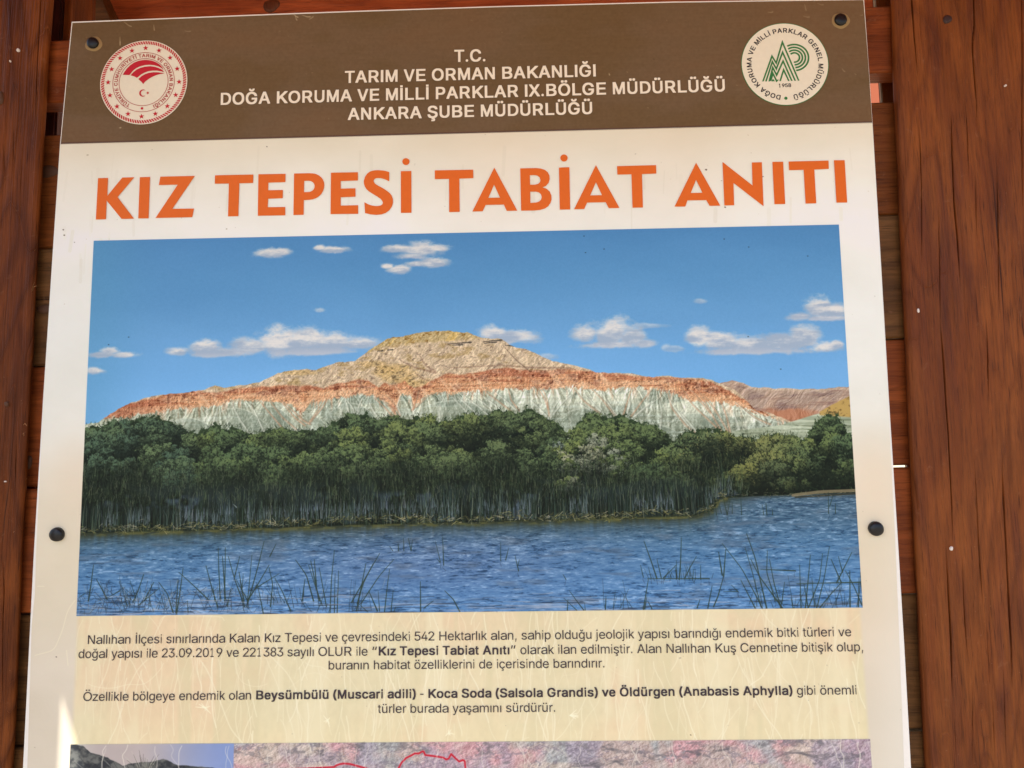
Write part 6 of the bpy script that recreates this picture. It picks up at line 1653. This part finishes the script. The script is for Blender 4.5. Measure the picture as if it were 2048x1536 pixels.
def plank_box(name, zl0, zl1, zr0, zr1, y0, y1, mat, parent, x0=XA, x1=XB, ch=.0022, seed=0, segs=30):
    """sawn board with eased edges; zl/zr = lower and upper height at the ends"""
    r_ = random.Random(seed)
    ring = [(0, ch, y0 + 0), (0, 1, 1)]
    V, F = [], []
    for s in range(segs + 1):
        t_ = s / segs
        x = x0 + (x1 - x0) * t_
        lo = zl0 + (zr0 - zl0) * t_ + .0006 * math.sin(9 * x + seed) + r_.uniform(-.0003, .0003)
        hi = zl1 + (zr1 - zl1) * t_ + .0006 * math.sin(7 * x + seed * 2) + r_.uniform(-.0003, .0003)
        bow = .0008 * math.sin(5 * x + seed)
        for (y, z) in ((y0 + bow, lo + ch), (y0 + bow, hi - ch), (y0 + bow + ch, hi), (y1, hi), (y1, lo), (y0 + bow + ch, lo)):
            V.append((x, y, z))
    for s in range(segs):
        for k in range(6):
            q = (k + 1) % 6
            F.append((s * 6 + k, s * 6 + q, s * 6 + 6 + q, s * 6 + 6 + k))
    F.append(tuple(range(6))); F.append(tuple(segs * 6 + k for k in range(6))[::-1])
    o_ = mesh(name, V, F, mat, parent)
    bm_ = bmesh.new(); bm_.from_mesh(o_.data); bmesh.ops.recalc_face_normals(bm_, faces=bm_.faces); bm_.to_mesh(o_.data); bm_.free()
    return o_

def zat(px, py): return at(px, py, YP)[2]
def ext(zl, zr):
    """heights at XA/XB from heights seen at the left and right gaps"""
    xl_, xr_ = at(80, 700, YP)[0], at(1780, 700, YP)[0]
    k = (zr - zl) / (xr_ - xl_)
    return zl + k * (XA - xl_), zl + k * (XB - xl_)
gaps = {932: .0022, 1190: .0018}
mats = [M_PLANKR, None, M_PLANK, M_PLANKG, M_PLANKR, M_PLANKR, M_PLANKG, M_PLANKG]
for i in range(8):
    if i == 1: continue              # open slot between the first and second plank
    hl_, hr_ = ext(zat(95, L_J[i]), zat(1770, R_J[i]))
    ll_, lr_ = ext(zat(85, L_J[i + 1]), zat(1790, R_J[i + 1]))
    g0 = .0012 if i not in (5, 6) else .0014
    g1 = {4: .0011, 5: .0016}.get(i, .0010)
    off = [0, 0, .006, .001, .003, 0, .005, .001][i]
    pk = plank_box('plank', ll_ + g1, hl_ - g0, lr_ + g1, hr_ - g0, YP + off, YP + off + .028, mats[i], wall, seed=i + 2)
    if i == 2:
        blob('knot', 98, 343, 19, 16, YP + off + .0006, M_KNOT, pk, 21, .0016)
    if i == 3:
        blob('knot', 89, 618, 18, 10, YP + off + .0006, M_KNOT, pk, 22, .0014)
    if i == 4:
        blob('knot', 57, 925, 10, 14, YP + off + .0004, M_KNOT, pk, 23, .003)
    # drying checks across the planks at the two gaps: thin recessed-looking splits cut as dark slivers of depth
# support batten and dark post behind the slot
def box(name, x0, x1, y0, y1, z0, z1, mat, parent=None, bev=.003):
    bm_ = bmesh.new()
    bmesh.ops.create_cube(bm_, size=1)
    for v in bm_.verts:
        v.co = Vector((x0 + (v.co.x + .5) * (x1 - x0), y0 + (v.co.y + .5) * (y1 - y0), z0 + (v.co.z + .5) * (z1 - z0)))
    if bev: bmesh.ops.bevel(bm_, geom=bm_.edges[:], offset=bev, segments=2, affect='EDGES')
    return bmobj(name, bm_, mat, parent)

YB2 = YP + .045
xs0 = at(1763, 150, YB2)[0]
stud = empty('wall_stud', (xs0 + .04, YB2, .4), 'dark upright timber behind the slotted plank wall, beside the right post', 'timber')
box('timber', xs0, xs0 + .10, YB2, YB2 + .012, 0, 2.458, M_POSTL, stud, .001)
box('batten', xs0 - .0022, xs0, YB2 + .001, YB2 + .004, 0, 2.458, plain('pale_batten_edge', srgb(150, 132, 112), .7, .2), stud, 0)
xs1 = at(117, 230, YB2)[0]
stud = empty('wall_stud', (xs1 - .07, YB2, .4), 'dark red upright timber behind the slotted plank wall, beside the left post', 'timber')
box('timber', xs1 - .10, xs1 - .003, YB2, YB2 + .02, 0, 2.458, wood('dark_red_timber', srgb(84, 38, 26), srgb(70, 28, 20), srgb(48, 18, 14), 'Z'), stud)
box('batten', at(131, 20, YB2)[0] - .001, at(142, 20, YB2)[0], YB2 - .002, YB2 + .06, at(131, 77, YB2)[2] - .02, 2.458, M_POSTL, stud, .001)

# ------------------------------------------------------------------ roof of the shelter (added out of frame to shade the board)
roof = empty('shade_roof', (0, 0, 2.45), 'reddish brown boarded roof added out of view above the information board to shade it', 'roof')
# eave line parallel to y: its shadow edge bounds the sun patch on the lower left of the board
ap1 = at(158, 1415); ap2 = at(188, 1492)
ZR = 2.46
kx, kz = math.tan(SUN_AZ), math.tan(SUN_EL) / math.cos(SUN_AZ)
d_ = (ZR - (ap1[2] + ap2[2]) / 2) / kz           # how far in front of the board the casting point lies
XE = (ap1[0] + ap2[0]) / 2 - d_ * kx
y_front = -1.05
nb_ = 11
for i in range(nb_):
    ya = y_front + i * .16
    box('roof_board', XE, 1.9, ya, ya + .157, ZR, ZR + .025, M_ROOFW, roof, .002)
box('edge_board', XE - .02, XE - .002, y_front, y_front + nb_ * .16, ZR, ZR + .06, M_ROOFW, roof, .002)
# crossbeam behind the board top, catches the warm bounce light
YC = .34
beam = empty('crossbeam', (0.1, YC, 2.2), 'reddish brown crossbeam with a dark knot above the top edge of the board', 'beam')
xb0 = at(215, 10, YC)[0]
box('timber', xb0, 1.2, YC, YC + .08, at(900, 95, YC)[2], ZR - .001, M_ROOFW, beam, .004)
blob('knot', 543, 12, 19, 16, YC + .0004, wood('knot_wood', srgb(110, 60, 32), srgb(96, 48, 26), srgb(60, 30, 18), 'Z'), beam, 31, .003)
br = empty('roof_brace', (xb0 - .03, YC - .05, 2.1), 'slanting brown brace at the upper left corner behind the board', 'brace')
def slant(name, p0, p1, w_, y0, y1, mat, parent):
    a_ = Vector(at(*p0, y0)); b_ = Vector(at(*p1, y0))
    d = (b_ - a_).normalized(); a_ = a_ - d * .12; b_ = b_ + d * .12
    n_ = Vector((-d.z, 0, d.x)) * w_ / 2
    V = []
    for yy_ in (y0, y1):
        for q in (a_ - n_, a_ + n_, b_ + n_, b_ - n_): V.append((q.x, yy_, q.z))
    o_ = mesh(name, V, [(0, 1, 2, 3), (7, 6, 5, 4), (0, 4, 5, 1), (1, 5, 6, 2), (2, 6, 7, 3), (3, 7, 4, 0)], mat, parent)
    bm_ = bmesh.new(); bm_.from_mesh(o_.data); bmesh.ops.recalc_face_normals(bm_, faces=bm_.faces); bm_.to_mesh(o_.data); bm_.free()
    return o_
slant('timber', (180, -20), (208, 45), .024, YC - .06, YC - .01, M_PLANKG, br)
slant('timber', (150, -20), (178, 45), .020, YC - .045, YC - .012, M_ROOFW, br)

# post added out of frame, shades the strip left of the sun patch
xsh = at(126.5, 1470)[0]
yfp = -.35
pw = .16
fp = empty('shade_post', (xsh + yfp * kx - pw / 2, yfp, 0), 'square brown post added out of view at the left to shade the board', 'post')
box('timber', xsh + (yfp) * kx - pw, xsh + (yfp) * kx, yfp, yfp + .12, 0, ZR - .001, M_POSTL, fp, .004)

# ------------------------------------------------------------------ ground and what lies behind
def soil():
    m = bpy.data.materials.new('dry_ground')
    m.use_nodes = True
    t = m.node_tree
    p = t.nodes['Principled BSDF']
    p.inputs['Roughness'].default_value = .95
    tc = t.nodes.new('ShaderNodeTexCoord')
    n1_ = t.nodes.new('ShaderNodeTexNoise'); n1_.inputs['Scale'].default_value = 1.4; n1_.inputs['Detail'].default_value = 8
    t.links.new(tc.outputs['Object'], n1_.inputs['Vector'])
    r = t.nodes.new('ShaderNodeValToRGB')
    r.color_ramp.elements[0].color = srgb(128, 116, 98); r.color_ramp.elements[1].color = srgb(168, 154, 132)
    t.links.new(n1_.outputs[0], r.inputs[0]); t.links.new(r.outputs[0], p.inputs['Base Color'])
    n2 = t.nodes.new('ShaderNodeTexNoise'); n2.inputs['Scale'].default_value = 60; n2.inputs['Detail'].default_value = 6
    t.links.new(tc.outputs['Object'], n2.inputs['Vector'])
    b = t.nodes.new('ShaderNodeBump'); b.inputs['Strength'].default_value = .5; b.inputs['Distance'].default_value = .02
    t.links.new(n2.outputs[0], b.inputs['Height']); t.links.new(b.outputs[0], p.inputs['Normal'])
    return m
g_ = mesh('ground', [(-60, -60, 0), (60, -60, 0), (60, 60, 0), (-60, 60, 0)], [(0, 1, 2, 3)], soil())
tag(g_, 'dry pale sandy ground round the shelter', None, None, 'structure')

# made-up terracotta and white wall, sunlit to fill the slot at the right
hs = empty('backdrop', (2.2, 6.0, 0), 'sunlit terracotta wall with a white band, made up to fill the slot right of the board', 'backdrop')
zc = at(1742, 160, 6.0)[2]
box('bright_backing', -1.5, 9.0, 5.98, 6.3, 0, 3.2, plain('pale_render', srgb(222, 210, 180), .9, .1), hs, 0)  # pale base added so the plank gaps show bright
box('wall', -1.5, 9.0, 6.0, 6.3, 3.2, zc, plain('terracotta_render', srgb(150, 84, 60), .9, .1), hs, 0)
box('upper_wall', -1.5, 9.0, 5.99, 6.3, zc, zc + 1.6, plain('white_render', srgb(186, 172, 160), .9, .1), hs, 0)
